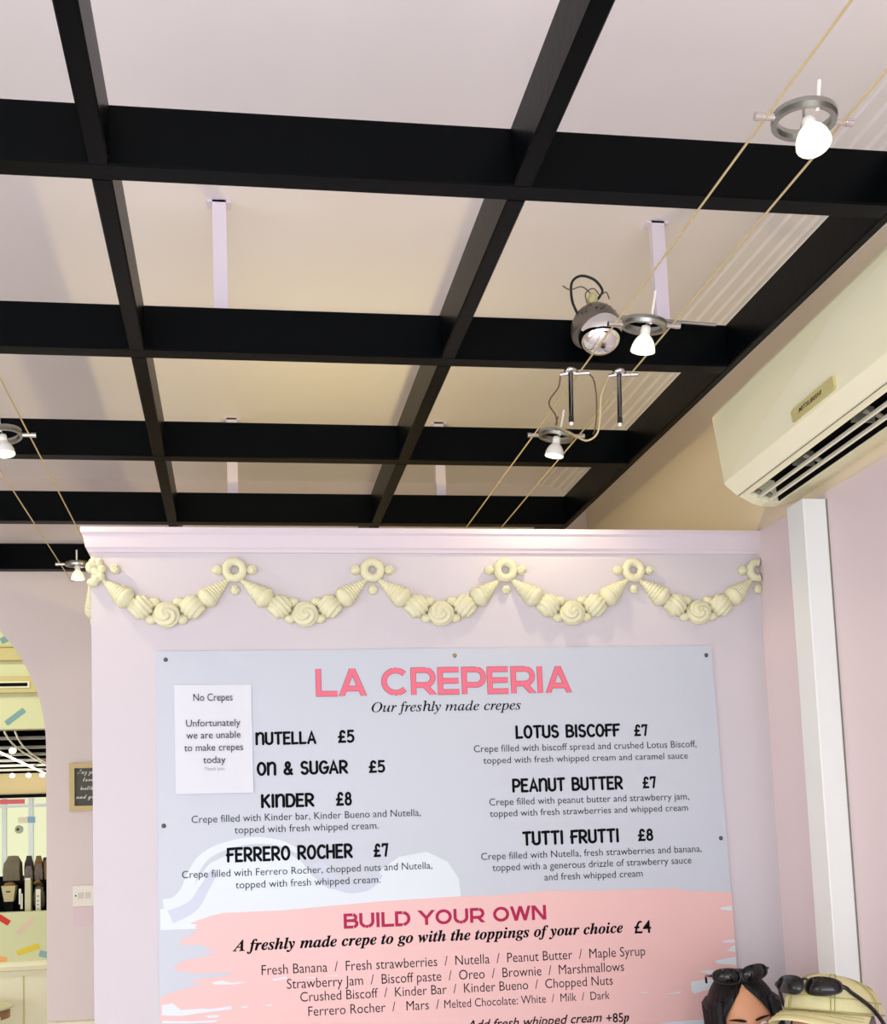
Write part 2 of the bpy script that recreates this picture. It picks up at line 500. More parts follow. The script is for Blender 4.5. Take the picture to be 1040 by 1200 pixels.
def strokes_mesh(text, glyphs, weight, gap, rounded):
    """ribbons along each stroke of each letter; returns verts, faces, width, marks[i] = start x of letter i"""
    V, F, x, starts = [], [], 0.0, []
    h = weight / 2

    lay = [0]
    cnt = [0]

    def quad(a, b, c, d):
        n = len(V)
        if not rounded:
            # feet and tops are cut level, each corner sliding along its own edge
            def cut(p, q):
                for lim in (0.0, 1.0):
                    if (lim == 0 and p.y < 0 < q.y) or (lim == 1 and p.y > 1 > q.y):
                        return q + (p - q) * ((lim - q.y) / (p.y - q.y))
                return p
            a, b, c, d = cut(a, b), cut(b, a), cut(c, d), cut(d, c)
        cnt[0] += 1
        V.extend([(p.x, p.y, (cnt[0] % 13) * 2e-5) for p in (a, b, c, d)])
        F.append([n, n + 1, n + 2, n + 3])
    for ch in text:
        w, paths = glyphs[ch]
        starts.append(x)
        for P in paths:
            P = [Vector((p[0] + x, p[1])) for p in P]
            if rounded:
                P = [Vector((p.x, h + p.y * (1 - weight))) for p in P]
            closed = (P[0] - P[-1]).length < 1e-4
            if closed:
                P = P[:-1]
            n = len(P)
            L, R = [], []
            for i in range(n):
                if closed:
                    a, b = P[i - 1], P[(i + 1) % n]
                    d0, d1 = (P[i] - a).normalized(), (b - P[i]).normalized()
                else:
                    d0 = (P[i] - P[i - 1]).normalized() if i else (P[1] - P[0]).normalized()
                    d1 = (P[i + 1] - P[i]).normalized() if i < n - 1 else d0
                nrm = Vector((-(d0 + d1).y, (d0 + d1).x))
                nrm = nrm.normalized() if nrm.length > 1e-6 else Vector((-d0.y, d0.x))
                k = h / max(0.5 if rounded else 0.3, nrm.dot(Vector((-d0.y, d0.x))))
                L.append(P[i] + nrm * k)
                R.append(P[i] - nrm * k)
            lay[0] = (lay[0] + 1) % 6
            for i in range(n if closed else n - 1):
                j = (i + 1) % n
                quad(R[i], R[j], L[j], L[i])
            if rounded and not closed:
                for p in (P[0], P[-1]):
                    b = len(V)
                    lay[0] = (lay[0] + 1) % 6
                    V.extend([(p.x + h * cos(2 * PI * k / 12), p.y + h * sin(2 * PI * k / 12), (cnt[0] % 13) * 2e-5 + 1e-5) for k in range(12)])
                    F.append(list(range(b, b + 12)))
        x += w + gap
    return V, F, x - gap, starts


def flat_print(name, V, F, m, parent, x0, x1, z, sy, y, ref=None):
    """places 2D lettering on a wall plane facing -Y, scaled to span x0..x1 with unit height sy"""
    ref = ref or V
    mnx, mxx = min(v[0] for v in ref), max(v[0] for v in ref)
    k = (x1 - x0) / (mxx - mnx)
    mb = MB()
    mb.add([(x0 + (v[0] - mnx) * k, y - (v[2] if len(v) > 2 else 0), z + v[1] * sy) for v in V], F)
    o = mb.build(name, m, parent)
    return o

# ------------------------------------------------------------------ the setting
YW = 4.49           # back wall
YB = 2.95           # face of the partition
XR, XRU = 1.513, 1.525   # lower and upper face of the right wall
ZC = 3.04           # ceiling
ZB0, ZB1 = 2.65, 2.753   # beams

struct('floor', MB().box((-6, -2.6, -0.1), (1.7, 16.3, 0)), M['floor'])
struct('ceiling', MB().box((-3.6, -2.6, ZC), (1.7, YW + 0.15, ZC + 0.1)), M['ceiling'])
struct('wall_right', MB().box((XR, -2.6, 0), (1.7, YW, 2.391)).box((XRU, -2.6, 2.391), (1.7, YW, ZC), 1), [M['pink_lower'], M['pink_bulb_glow']])
struct('wall_left', MB().box((-3.6, -2.6, 0), (-3.5, YW, ZC)), M['pink'])

# back wall with the round-headed opening
mb = MB()
cx, rz, rad = -1.45, 1.95, 0.704
ring = [(cx + rad, 0)] + [(cx + rad * cos(a), rz + rad * sin(a)) for a in [PI * i / 40 for i in range(41)]] + [(cx - rad, 0)]
outer = []
for x, z in ring:
    if z <= rz + 1e-6:
        outer.append((1.6 if x > cx else -3.5, z))
    else:
        a = math.atan2(z - rz, x - cx)
        k = min((1.6 - cx) / max(cos(a), 1e-6) if cos(a) > 0 else 1e9, (-3.5 - cx) / min(cos(a), -1e-6) if cos(a) < 0 else 1e9, (ZC - rz) / max(sin(a), 1e-6))
        outer.append((cx + k * cos(a), rz + k * sin(a)))
n = len(ring)
V = [(x, YW, z) for x, z in ring] + [(x, YW, z) for x, z in outer] + [(x, YW + 0.15, z) for x, z in ring] + [(x, YW + 0.15, z) for x, z in outer]
F = []
for i in range(n - 1):
    F += [(i, i + 1, n + i + 1, n + i), (2 * n + i, 3 * n + i, 3 * n + i + 1, 2 * n + i + 1), (i, 2 * n + i, 2 * n + i + 1, i + 1)]
mb.add(V, F)
# corner fillers left by the straight fan at the top
for sx in (1.6, -3.5):
    top = [p for p in outer if abs(p[1] - ZC) < 1e-4 and (p[0] - cx) * (sx - cx) > 0]
    side = [p for p in outer if abs(p[0] - sx) < 1e-4]
    a = max(top, key=lambda p: abs(p[0] - cx))
    b = max(side, key=lambda p: p[1])
    mb.add([(a[0], YW, a[1]), (b[0], YW, b[1]), (sx, YW, ZC)], [(0, 1, 2)])
struct('wall_back', mb, M['pink'])
struct('trim_1', MB().prism([(0, .82), (.03, .82), (.03, .86), (.018, .865), (.018, .875), (0, .88)], lambda u, v, h: (h, YW - u, v), -0.745, 1.512), M['cream_trim'])

# the partition: a hollow box of front and left side, open at the top
struct('wall_partition', MB().box((-0.373, YB, 0), (XR, YB + 0.04, 2.388)).box((-0.373, YB + 0.04, 0), (-0.333, YW, 2.388)), M['lilac'])
# its crown moulding, mitred round the left corner
prof = [(0, 2.268), (.003, 2.268), (.003, 2.328), (.008, 2.334), (.013, 2.340), (.019, 2.372), (.024, 2.378), (.024, 2.392), (-.03, 2.392), (-.03, 2.388), (0, 2.388)]
prof = [(0, 2.326), (.006, 2.328), (.008, 2.334), (.013, 2.340), (.019, 2.372), (.024, 2.378), (.024, 2.392), (-.035, 2.392), (-.035, 2.3881), (0, 2.3881)]
V, F, n = [], [], len(prof)
for u, v in prof:
    V.append((XR, YB - u, v))
for u, v in prof:
    V.append((-0.373 - u, YB - u, v))
for u, v in prof:
    V.append((-0.373 - u, YW, v))
for s in (0, 1):
    F += [(s * n + i, s * n + (i + 1) % n, (s + 1) * n + (i + 1) % n, (s + 1) * n + i) for i in range(n)]
F += [list(range(n)), list(range(2 * n, 3 * n))]
struct('trim_2', MB().add(V, F), M['crown'])

# ceiling cornice along the right wall
cor = [(XRU, 2.93), (1.51, 2.935), (1.50, 2.955), (1.475, 2.985), (1.445, 3.0), (1.44, 3.006), (1.428, 3.006), (1.424, 3.014), (1.405, 3.016), (1.40, 3.024), (1.372, 3.026), (1.366, 3.033), (1.335, 3.035), (1.33, ZC), (XRU, ZC)]
struct('trim_3', MB().prism(cor, lambda u, v, h: (u, h, v), -2.6, YW), M['ceiling'])

# ------------------------------------------------------------------ beams of the hung black grid
CROSS = [(1.733, 1.778), (2.415, 2.460), (3.105, 3.150), (3.757, 3.802), (4.427, 4.472)]
LONG = [(-0.953, -0.919), (-0.219, -0.185), (0.489, 0.523)]
names = ['black cross beam nearest the camera, the first of the ceiling grid', 'black cross beam behind the chrome ball fitting, second from the camera',
         'black cross beam third from the camera, over the partition front', 'black cross beam fourth from the camera, just above the partition top',
         'black cross beam against the back wall over the arch']


def beam(mb, a, b, bev=0.003):
    x0, y0, z0 = a
    x1, y1, z1 = b
    if x1 - x0 > y1 - y0:
        mb.prism([(y0, z1), (y0, z0 + bev), (y0 + bev, z0), (y1 - bev, z0), (y1, z0 + bev), (y1, z1)], lambda u, v, h: (h, u, v), x0, x1)
    else:
        mb.prism([(x0, z1), (x0, z0 + bev), (x0 + bev, z0), (x1 - bev, z0), (x1, z0 + bev), (x1, z1)], lambda u, v, h: (u, h, v), y0, y1)


for (y0, y1), lab in zip(CROSS, names):
    mb = MB()
    beam(mb, (-3.48, y0, ZB0), (1.1945, y1, ZB1))
    tag(mb.build('ceiling_beam', M['black']), lab, 'beam', 'cross beams of the black ceiling grid')
for (x0, x1), lab in zip(LONG, ['black lengthwise beam at the far left of the ceiling grid', 'left black lengthwise beam running towards the partition', 'middle black lengthwise beam running down to the partition top']):
    mb = MB()
    ys = [-2.0] + [v for p in CROSS for v in p]
    for i in range(0, len(ys) - 1, 2):
        beam(mb, (x0, ys[i], ZB0), (x1, ys[i + 1], ZB1))
    tag(mb.build('ceiling_beam', M['black']), lab, 'beam', 'lengthwise beams of the black ceiling grid')
mb = MB()
beam(mb, (1.195, -2.0, ZB0), (1.217, 4.472, ZB1))
tag(mb.build('ceiling_beam', M['black']), 'black edge beam running beside the right wall above the air conditioner', 'beam')

# pale hangers that carry the grid
hang = [(-.030, .002, 2.46, 'pale pink hanger strip on the second cross beam, left one'), (1.041, 1.074, 2.46, 'pale pink hanger strip on the second cross beam, behind the spotlights at right'),
        (-.012, .025, 3.802, 'short pale hanger on the fourth cross beam, left one'), (.735, .770, 3.802, 'short pale hanger on the fourth cross beam, right of the middle beam')]
for x0, x1, y, lab in hang:
    t = thing('ceiling_hanger', ((x0 + x1) / 2, y + .012, ZB1), lab, 'hanger', 'hangers of the ceiling grid')
    MB().box((x0, y, ZB0 + .03), (x1, y + .022, ZC)).build('strip', M['hanger'], t)
    MB().box((x0 - .012, y, ZC - .006), (x1 + .012, y + .034, ZC - .0005)).build('top_plate', M['hanger'], t)

# ------------------------------------------------------------------ cable lighting
WZ = 2.612
RX = (0.811, 0.936)
LX = (-0.513, -0.643)
KL = 1.18            # size of the lamps against the drawing units below
for x, yy, lab in [(RX[0], -1.9, 'left one of the pair above the right end of the partition'), (RX[1], -1.9, 'right one of the pair above the right end of the partition'),
                   (LX[0], -1.9, 'right one of the pair passing left of the partition'), (LX[1], -1.9, 'left one of the pair passing left of the partition')]:
    o = MB().tube([(x, yy, WZ), (x, 1.4, WZ - .002), (x, 2.9, WZ), (x, YW, WZ + .001)], .0020, 8).build('lighting_cable', M['wire'])
    tag(o, 'thin brass lighting cable, ' + lab, 'cable', 'taut lighting cables')


def rot(axis, deg):
    return Matrix.Rotation(math.radians(deg), 4, axis)


def spotlight(name, x, y, half, label, lit, tilt=(0, 0), spin=0, bt=0, stem=0.05, glow=True):
    """low-voltage spotlight: a flat ring between two cable clamps with a hanging reflector bulb"""
    t = thing(name, (x, y, WZ), label, 'spotlight', 'spotlights on the cables')
    T = Matrix.Translation((x, y, WZ)) @ Matrix.Scale(KL, 4)
    half /= KL
    R = T @ rot('X', tilt[0]) @ rot('Y', tilt[1])
    mb = MB()
    ro, ri, h = .040, .0335, .0065
    prof = [(ri, -h), (ro, -h), (ro + .001, 0), (ro, h), (ri, h), (ri - .001, 0)]
    V, F = [], []
    S = 72
    for j, (r, z) in enumerate(prof):
        for k in range(S):
            V.append((r * cos(2 * PI * k / S), r * sin(2 * PI * k / S), z))
    for j in range(6):
        for k in range(S):
            F.append((j * S + k, j * S + (k + 1) % S, (j + 1) % 6 * S + (k + 1) % S, (j + 1) % 6 * S + k))
    mb.add(V, F, False, 0, R)
    mb.build('ring', M['steel'], t)
    for s in (-1, 1):
        c = MB()
        c.tube([(s * .041, 0, 0), (s * (half + .013), 0, 0)], .0042, 12, M4=T)
        c.tube([(s * (half + .005), 0, 0), (s * (half + .0145), 0, 0)], .0052, 12, M4=T)
        c.build('cable_clamp', M['chrome'], t)
    a = math.radians(spin)
    br = MB()
    for s in (-1, 1):
        br.tube([(s * .034 * cos(a), s * .034 * sin(a), 0), (s * .010 * cos(a), s * .010 * sin(a), -.004), (s * .004, 0, -.016)], .0016, 8, M4=R)
    br.build('bracket', M['steel'], t)
    if stem:
        p = MB().tube([(0, -.034, -.008), (.001, -.034, stem)], .0026, 10, M4=R)
        p.build('pin', M['ceramic'], t)
    B = R @ Matrix.Translation((0, -.012, -.010)) @ rot('X', bt)
    MB().lathe([(.0, .004), (.0075, .004), (.0085, 0), (.0085, -.012), (.0, -.012)], 20, M4=B).build('socket', M['ceramic'], t)
    bulb = MB().lathe([(.0070, -.009), (.0085, -.012), (.0130, -.0165), (.0170, -.0225), (.0198, -.0295), (.0213, -.0365), (.0218, -.041), (.0205, -.0415), (.0195, -.038), (.0, -.036)], 36, M4=B,
                      wave=lambda a, q: .012 * cos(18 * a) * q).build('bulb', M['frost_lit'] if glow else M['frost'], t)
    MB().lathe([(.0, -.0422), (.010, -.0418), (.0188, -.0395), (.0195, -.0382), (.0, -.0375)], 32, M4=B).build('lens', M['lens_lit'] if lit else M['lens'], bulb)
    if lit:
        p = B @ Vector((0, 0, -.050))
        q = B @ Vector((0, 0, -.5))
        light('spot_beam', 'SPOT', p, lit, WARM, q, spot_size=math.radians(105 if glow else 150), spot_blend=0.6 if glow else 0.3, shadow_soft_size=0.012)
    return t


xc = sum(RX) / 2
lc = sum(LX) / 2
spotlight('cable_spotlight', xc, 1.467, .0625, 'brightly lit cable spotlight nearest the camera, at the upper right', 6, (4, 4), 60, -22, stem=0.03)
spotlight('cable_spotlight', xc + .003, 2.142, .0625, 'small lit cable spotlight just right of the chrome ball', 2.5, (10, 8), 90)
spotlight('cable_spotlight', xc, 2.79, .0625, 'cable spotlight hanging just above the partition, among loose wires', 3.5, (6, 10), 90, glow=False)
spotlight('cable_spotlight', lc, 2.856, .065, 'white cable spotlight cut off by the left edge of the picture', 6, (-4, -8), 90, glow=False)
spotlight('cable_spotlight', lc, 4.20, .065, 'lit cable spotlight beside the upper left corner of the partition', 0.5, (5, 0), 90, stem=0.04)

# two feed rods hanging from the right pair
for x, lab, dx in [(RX[0] - .018, 'chrome feed rod hanging under the chrome ball, left of the two', .03), (RX[1] - .025, 'chrome feed rod hanging under the chrome ball, right of the two', .03)]:
    RY = 2.395
    t = thing('feed_rod', (x, RY, WZ), lab, 'rod', 'feed rods of the right cables')
    MB().lathe([(.0, .006), (.009, .006), (.015, .002), (.0165, -.003), (.011, -.007), (.0, -.007)], 28, M4=Matrix.Translation((x, RY, WZ + .008))).build('clamp_disc', M['chrome'], t)
    MB().tube([(x + .007, RY, WZ), (x + .042, RY - .009, WZ - .001)], .0050, 12).tube([(x - .024, RY + .005, WZ - .001), (x - .007, RY, WZ)], .0050, 12).build('clamp_arm', M['chrome'], t)
    r = MB().tube([(x, RY, WZ + .004), (x - .004, RY, WZ - .104)], .0054, 14).build('rod', M['dark_chrome'], t)
    MB().tube([(x - .004, RY, WZ - .104), (x - .0045, RY, WZ - .118)], .0059, 14).build('rod_tip', M['cord_black'], r)
    MB().tube([(x - .0045, RY, WZ - .118), (x - .0045, RY, WZ - .125)], [.0050, .0040], 14).build('end_cap', M['ceramic'], r)

# the chrome ball fitting on the second beam
bx, by, bz = 0.842, 2.345, 2.700
t = thing('ceiling_fitting', (bx, by, bz), 'grey perforated dome over a chrome ball, fixed in front of the second cross beam', 'light fitting')
dome = MB()
D = Matrix.Translation((bx, by, bz)) @ rot('X', -10)
dome.lathe([(.0, .058), (.016, .056), (.032, .048), (.046, .034), (.055, .015), (.0575, -.006), (.056, -.016), (.054, -.020), (.052, -.016)], 44, M4=D)
dome.build('dome', M['smoke'], t)
holes = MB()
for k in range(44):
    a = math.radians(random.uniform(-165, -15))
    e = random.uniform(.12, .95)
    d = Vector((cos(a) * cos(e), sin(a) * cos(e), sin(e)))
    p = Vector((d.x * .0572, d.y * .0572, d.z * .058))
    holes.add([D @ (p + d * .0012 + (d.orthogonal().normalized() * cos(w) + d.cross(d.orthogonal()).normalized() * sin(w)) * .0019) for w in [2 * PI * i / 8 for i in range(8)]], [list(range(8))])
holes.build('perforations', M['dark'], t)
MB().ball((bx + .004, by - .016, bz - .020), (.0515, .0515, .048), 40, 26).build('chrome_ball', M['mirror'], t)
MB().tube([(bx, by + .03, bz), (bx, 2.413, bz)], .012, 14).build('mounting_stub', M['cord_black'], t)
MB().ball((bx - .004, by, bz + .070), (.012, .012, .016), 14, 10, disp=lambda d: .18 * noise.noise(d * 6)).build('terminal_block', M['badge'], t)
lp = smooth_path([(bx - .046, by - .01, bz + .030), (bx - .056, by - .008, bz + .062), (bx - .052, by, bz + .108), (bx - .028, by + .004, bz + .128), (bx + .004, by + .004, bz + .120), (bx + .022, by + .004, bz + .096), (bx + .014, by, bz + .078), (bx, by, bz + .062)], 8)
MB().tube(lp, .0030, 10).build('power_cord', M['cord_black'], t)
for k, P in enumerate([[(bx, by, bz + .075), (bx - .03, by - .01, bz + .094), (bx - .06, by - .01, bz + .086), (bx - .078, by - .012, bz + .094)], [(bx + .012, by, bz + .075), (bx + .026, by - .008, bz + .085), (bx + .032, by - .012, bz + .066)],
                       [(bx - .018, by, bz + .06), (bx - .024, by - .012, bz + .078), (bx - .006, by - .016, bz + .088), (bx + .010, by - .01, bz + .075)]]):
    MB().tube(smooth_path(P, 6), .0013, 8).build('loose_wire', M['cord_brown'], t)

# loose wires between the rods and the spotlight over the partition
o = MB().tube(smooth_path([(RX[0] - .040, 2.405, WZ), (.770, 2.42, 2.590), (.752, 2.43, 2.565), (.758, 2.46, 2.560), (.790, 2.52, 2.562), (.812, 2.58, 2.566), (.840, 2.68, 2.600), (.868, 2.745, 2.648)], 8), .0018, 8).build('loose_wire', M['cord_brown'])
tag(o, 'thin brown wire trailing from the left feed rod to the spotlight over the partition', 'wire')
o = MB().tube(smooth_path([(RX[0] + .022, 2.390, WZ), (.848, 2.398, 2.603), (.854, 2.40, 2.570), (.860, 2.42, 2.530), (.858, 2.43, 2.495), (.852, 2.43, 2.480)], 8), .0016, 8).build('loose_wire', M['cord_brown'])
tag(o, 'thin brown wire hanging in the gap between the two feed rods', 'wire')
o = MB().tube(smooth_path([(RX[1] - .046, 2.402, WZ), (.880, 2.40, 2.595), (.866, 2.40, 2.560), (.868, 2.42, 2.520), (.862, 2.43, 2.482), (.842, 2.45, 2.472), (.826, 2.49, 2.500), (.822, 2.56, 2.540), (.836, 2.64, 2.575), (.862, 2.735, 2.612)], 8), .0024, 8).build('loose_wire', M['cord_tan'])
tag(o, 'pale tan wire looping low from the right feed rod to the spotlight over the partition', 'wire')
o = MB().tube(smooth_path([(bx + .045, 2.405, ZB1 - .006), (.93, 2.400, ZB1 + .004), (1.0, 2.402, ZB1 + .002), (1.085, 2.402, ZB1 - .003), (1.16, 2.395, ZB1 - .010)], 8), .0042, 10).build('loose_wire', M['steel'])
tag(o, 'grey cable lying along the top of the second cross beam, right of the chrome ball', 'wire')

# hidden bulb behind the parapet
t = thing('work_lamp', (0.31, 3.23, 0), 'warm floor lamp standing behind the partition, lighting the ceiling', 'lamp')
MB().lathe([(.0, .02), (.13, .015), (.135, 0), (.0, 0)], 32, M4=Matrix.Translation((.31, 3.25, 0))).build('base', M['steel'], t)
MB().tube([(.31, 3.25, .02), (.31, 3.25, 2.09)], .012, 14).build('stand', M['steel'], t)
MB().lathe([(.0, 0), (.014, 0), (.014, .030), (.0, .030)], 20, M4=Matrix.Translation((.31, 3.25, 2.09))).build('socket', M['ceramic'], t)

# ------------------------------------------------------------------ air conditioner
ay0, ay1 = 1.86, 2.725
t = thing('air_conditioner', (XRU, 2.3, 2.40), 'cream wall-mounted air conditioner unit high on the right wall', 'air conditioner')
piv = Vector((XRU, ay1, 2.40))
TL = Matrix.Translation(piv) @ rot('X', -1.8) @ Matrix.Translation(-piv)
A_full = [(XRU, 2.672), (1.330, 2.668), (1.303, 2.660), (1.2955, 2.648), (1.301, 2.597), (1.317, 2.460), (1.351, 2.429), (1.362, 2.4245), (1.392, 2.408), (1.415, 2.401), (1.455, 2.400), (1.484, 2.407), (XRU, 2.420)]
A_slot = [(XRU, 2.672), (1.330, 2.668), (1.303, 2.660), (1.2955, 2.648), (1.301, 2.597), (1.317, 2.460), (1.351, 2.429), (1.362, 2.4245), (1.368, 2.4215), (1.385, 2.475), (1.445, 2.465), (1.452, 2.400), (1.484, 2.407), (XRU, 2.420)]
g = lambda u, v, h: (u, h, v)
body = MB()
body.prism(A_full, g, ay1 - .035, ay1, M4=TL)
body.prism(A_slot, g, ay0 + .035, ay1 - .035, M4=TL)
body.prism(A_full, g, ay0, ay0 + .035, M4=TL)
b_o = body.build('housing', M['ac'], t)
# front panel: the band above the outlet and the long sloping facet
MB().prism([(1.3165, 2.4605), (1.3135, 2.462), (1.3475, 2.4305), (1.3505, 2.4295)], g, ay0 + .004, ay1 - .004, M4=TL).build('front_band', M['ac_panel'], t)
MB().add([TL @ Vector(p) for p in [(1.3145, ay1 - .012, 2.466), (1.3145, ay0 + .01, 2.466), (1.2955, ay0 + .01, 2.632), (1.2965, ay0 + .25, 2.622), (1.3165, ay1 - .012, 2.462), (1.3165, ay0 + .01, 2.462), (1.2995, ay0 + .01, 2.632), (1.3005, ay0 + .25, 2.622)]],
         [(0, 1, 2, 3), (4, 7, 6, 5), (0, 4, 5, 1), (1, 5, 6, 2), (2, 6, 7, 3), (3, 7, 4, 0)]).build('front_facet', M['ac_panel'], t)
MB().prism([(1.3512, 2.4290), (1.3500, 2.4282), (1.3518, 2.4266), (1.3530, 2.4275)], g, ay0 + .004, ay1 - .003, M4=TL).build('panel_seam', M['grey_plastic'], t)
MB().prism([(1.3695, 2.424), (1.386, 2.4745), (1.444, 2.4645), (1.4505, 2.404), (1.448, 2.404), (1.441, 2.460), (1.388, 2.470), (1.372, 2.424)], g, ay0 + .036, ay1 - .036, M4=TL).build('outlet_duct', M['dark'], t)
for u, v in ((1.392, 2.416), (1.421, 2.408)):
    vn = MB().prism([(u - .0030, v - .005), (u + .0025, v - .007), (u + .0040, v + .001), (u - .0010, v + .003)], g, ay0 + .037, ay1 - .037, M4=TL).build('louvre_vane', M['vane'], t)
    for y in (ay1 - .050, ay1 - .30, ay1 - .56):
        MB().tube([TL @ Vector((u - .012, y, v + .012)), TL @ Vector((u + .001, y, v + .006))], .006, 12).build('vane_pivot', M['grey_plastic'], vn)
for y in (ay1 - .235, ay1 - .50):
    MB().box((1.385, y - .008, 2.425), (1.440, y, 2.462), M4=TL).build('duct_divider', M['grey_plastic'], t)
# badge low on the front panel


def front(y, z, off=.0):
    """point on the sloping front of the air conditioner"""
    k = (z - 2.46) / .14
    return TL @ Vector((1.317 - .017 * k - off, y, z))


bd = [(2.335, 2.4705), (2.335, 2.4945), (2.32, 2.4985), (2.150, 2.4985), (2.150, 2.4745), (2.160, 2.4705)]
V = [front(y, z, .0085) for y, z in bd] + [front(y, z, .0) for y, z in bd]
n = len(bd)
bo = MB().add(V, [list(range(n)), list(range(n, 2 * n))] + [(i, (i + 1) % n, n + (i + 1) % n, n + i) for i in range(n)]).build('badge', M['badge'], t)
TV, TF = text_mesh('MITSUBISHI', 0.02, 0.35)
wmax = max(v.x for v in TV)
MB().add([front(2.303 - v.x / wmax * .105, 2.4795 + v.y * .0135, .0092) for v in TV], TF).build('badge_lettering', M['badge_ink'], bo)

# cable trunking below it
t = thing('trunking', (1.48, 2.607, 0), 'white plastic pipe trunking running down the right wall below the air conditioner', 'trunking')
MB().prism([(XR, 2.565), (1.449, 2.565), (1.447, 2.567), (1.447, 2.647), (1.449, 2.649), (XR, 2.649)], lambda u, v, h: (u, v, h), 0.0, 2.372).build('cover', M['trunk'], t)
MB().box((1.509, 2.5635, 0), (XR, 2.5649, 2.372)).build('edge_shadow', M['grey_plastic'], t)  # thin grey strip standing in for the shadow beside the cover

# ------------------------------------------------------------------ plaster garland on the partition
GZ = 2.278


def swirl_disp(turn, amp, n=3):
    return lambda d: amp * cos(n * math.atan2(d.z, d.x) + turn * math.acos(max(-1, min(1, -d.y))))


def rosette(x, label, half=False):
    t = thing('plaster_rosette', (x, YB, GZ), label, 'wall ornament', 'ring ornaments of the plaster garland')
    mb = MB()
    S, Q = 40, 12
    R0, r0 = .0225, .0115
    V, F = [], []
    a0, a1 = (80, 280) if half else (0, 360)
    cnt = S + 1 if half else S
    for i in range(cnt):
        a = math.radians(a0 + (a1 - a0) * i / S)
        w = 1 + .10 * max(0, cos(9 * a))
        for k in range(Q):
            b = 2 * PI * k / Q
            rr = R0 + r0 * w * cos(b)
            V.append((x + rr * cos(a), YB - .010 - r0 * 1.1 * sin(b), GZ + rr * sin(a)))
    for i in range(S if not half else S):
        j = (i + 1) % cnt
        if half and i == S:
            break
        for k in range(Q):
            F.append((i * Q + k, i * Q + (k + 1) % Q, j * Q + (k + 1) % Q, j * Q + k))
    mb.add(V, F, True)
    mb.build('doughnut', M['plaster'], t)
    for s in ((-1,) if half else (-1, 1)):
        c = MB()
        c.ball((x + s * .046, YB - .008, GZ), (.0135, .013, .0125), 24, 14, disp=swirl_disp(5, .08, 2))
        sp = [(x + s * .046 + s * .011 * (1 - i / 26) * cos(i * .38), YB - .015 - .005 * i / 26, GZ + .011 * (1 - i / 26) * sin(i * .38)) for i in range(24)]
        c.tube(sp, .0032, 8)
        c.build('swirl_sweet', M['plaster'], t)
    bt = MB()
    bt.ball((x, YB - .006, GZ - .054), (.0135, .011, .0135), 24, 12, disp=lambda d: .07 * cos(6 * math.atan2(d.z, d.x)))
    bt.ball((x, YB - .015, GZ - .054), (.005, .005, .005), 12, 8)
    bt.build('button_sweet', M['plaster'], t)
    return t


def axis_matrix(a, b):
    """frame at a whose z runs to b"""
    a, b = Vector(a), Vector(b)
    q = (b - a).to_track_quat('Z', 'Y')
    return Matrix.Translation(a) @ q.to_matrix().to_4x4()


def swag(x0, x1, label):
    xm = (x0 + x1) / 2
    t = thing('plaster_swag', (xm, YB, GZ - .12), label, 'wall ornament', 'ice cream swags of the plaster garland')
    y = YB - .010
    for s, xe in ((1, x0), (-1, x1)):
        a = (xe + s * .016, YB - .006, GZ - .026)
        b = (xm - s * .104, y, GZ - .080)
        Mx = axis_matrix(a, b)
        L = (Vector(b) - Vector(a)).length
        c = MB()
        prof = []
        for i in range(49):
            q = i / 48
            prof.append(((.0045 + .0230 * q) * (1 + .075 * sin(i * PI / 3)), L * .84 * q))
        c.lathe(prof, 22, M4=Mx)
        co = c.build('ice_cream_cone', M['plaster'], t)
        MB().ball((0, 0, L * .93), (.0285, .0285, .023), 22, 14, M4=Mx, disp=lambda d: .05 * noise.noise(d * 4) + .05 * (abs(d.z) < .25)).build('scoop', M['plaster'], co)
        # ribbed bun between cone and middle
        cu = (xm - s * .068, y, GZ - .101)
        k = MB()
        k.ball(cu, (.0335, .024, .0315), 56, 36, disp=(lambda d, s=s: .065 * cos(15 * (d.x * s * .75 + d.z * .65)) + .03 * cos(5 * d.x * s)))
        k.build('ribbed_bun', M['plaster'], t)
    k = MB()
    k.ball((xm, y - .002, GZ - .122), (.0325, .024, .0305), 56, 32, disp=swirl_disp(10, .15, 3))
    k.build('cream_swirl', M['plaster'], t)
    for dx, dz in ((-.032, -.087), (.032, -.087), (-.041, -.134), (.041, -.134)):
        h = MB()
        h.ball((xm + dx, YB - .006, GZ + dz), (.0150, .012, .0130), 18, 12, disp=lambda d: -.16 * max(0, d.z) * max(0, 1 - 4 * abs(d.x)) + .06 * abs(d.x))
        h.build('sugar_heart', M['plaster'], t)
    return t


RO = [.005, .380, .755, 1.129]
rl = ['cream plaster ring ornament above the left half of the menu board', 'cream plaster ring ornament above the large pink heading', 'cream plaster ring ornament just right of the heading, below the cables', 'cream plaster ring ornament above the right corner of the menu board']
for x, lab in zip(RO, rl):
    rosette(x, lab)
rosette(XR - .010, 'half ring ornament of cream plaster cut off at the right wall', True)
sl = ['cream plaster ice cream swag at the left corner of the partition', 'cream plaster ice cream swag, second from the left corner', 'cream plaster ice cream swag in the middle, above the pink heading', 'cream plaster ice cream swag above the right end of the board', 'cream plaster ice cream swag ending at the right wall']
XX = [-.358] + RO + [1.503]
for a, b, lab in zip(XX[:-1], XX[1:], sl):
    swag(a, b, lab)
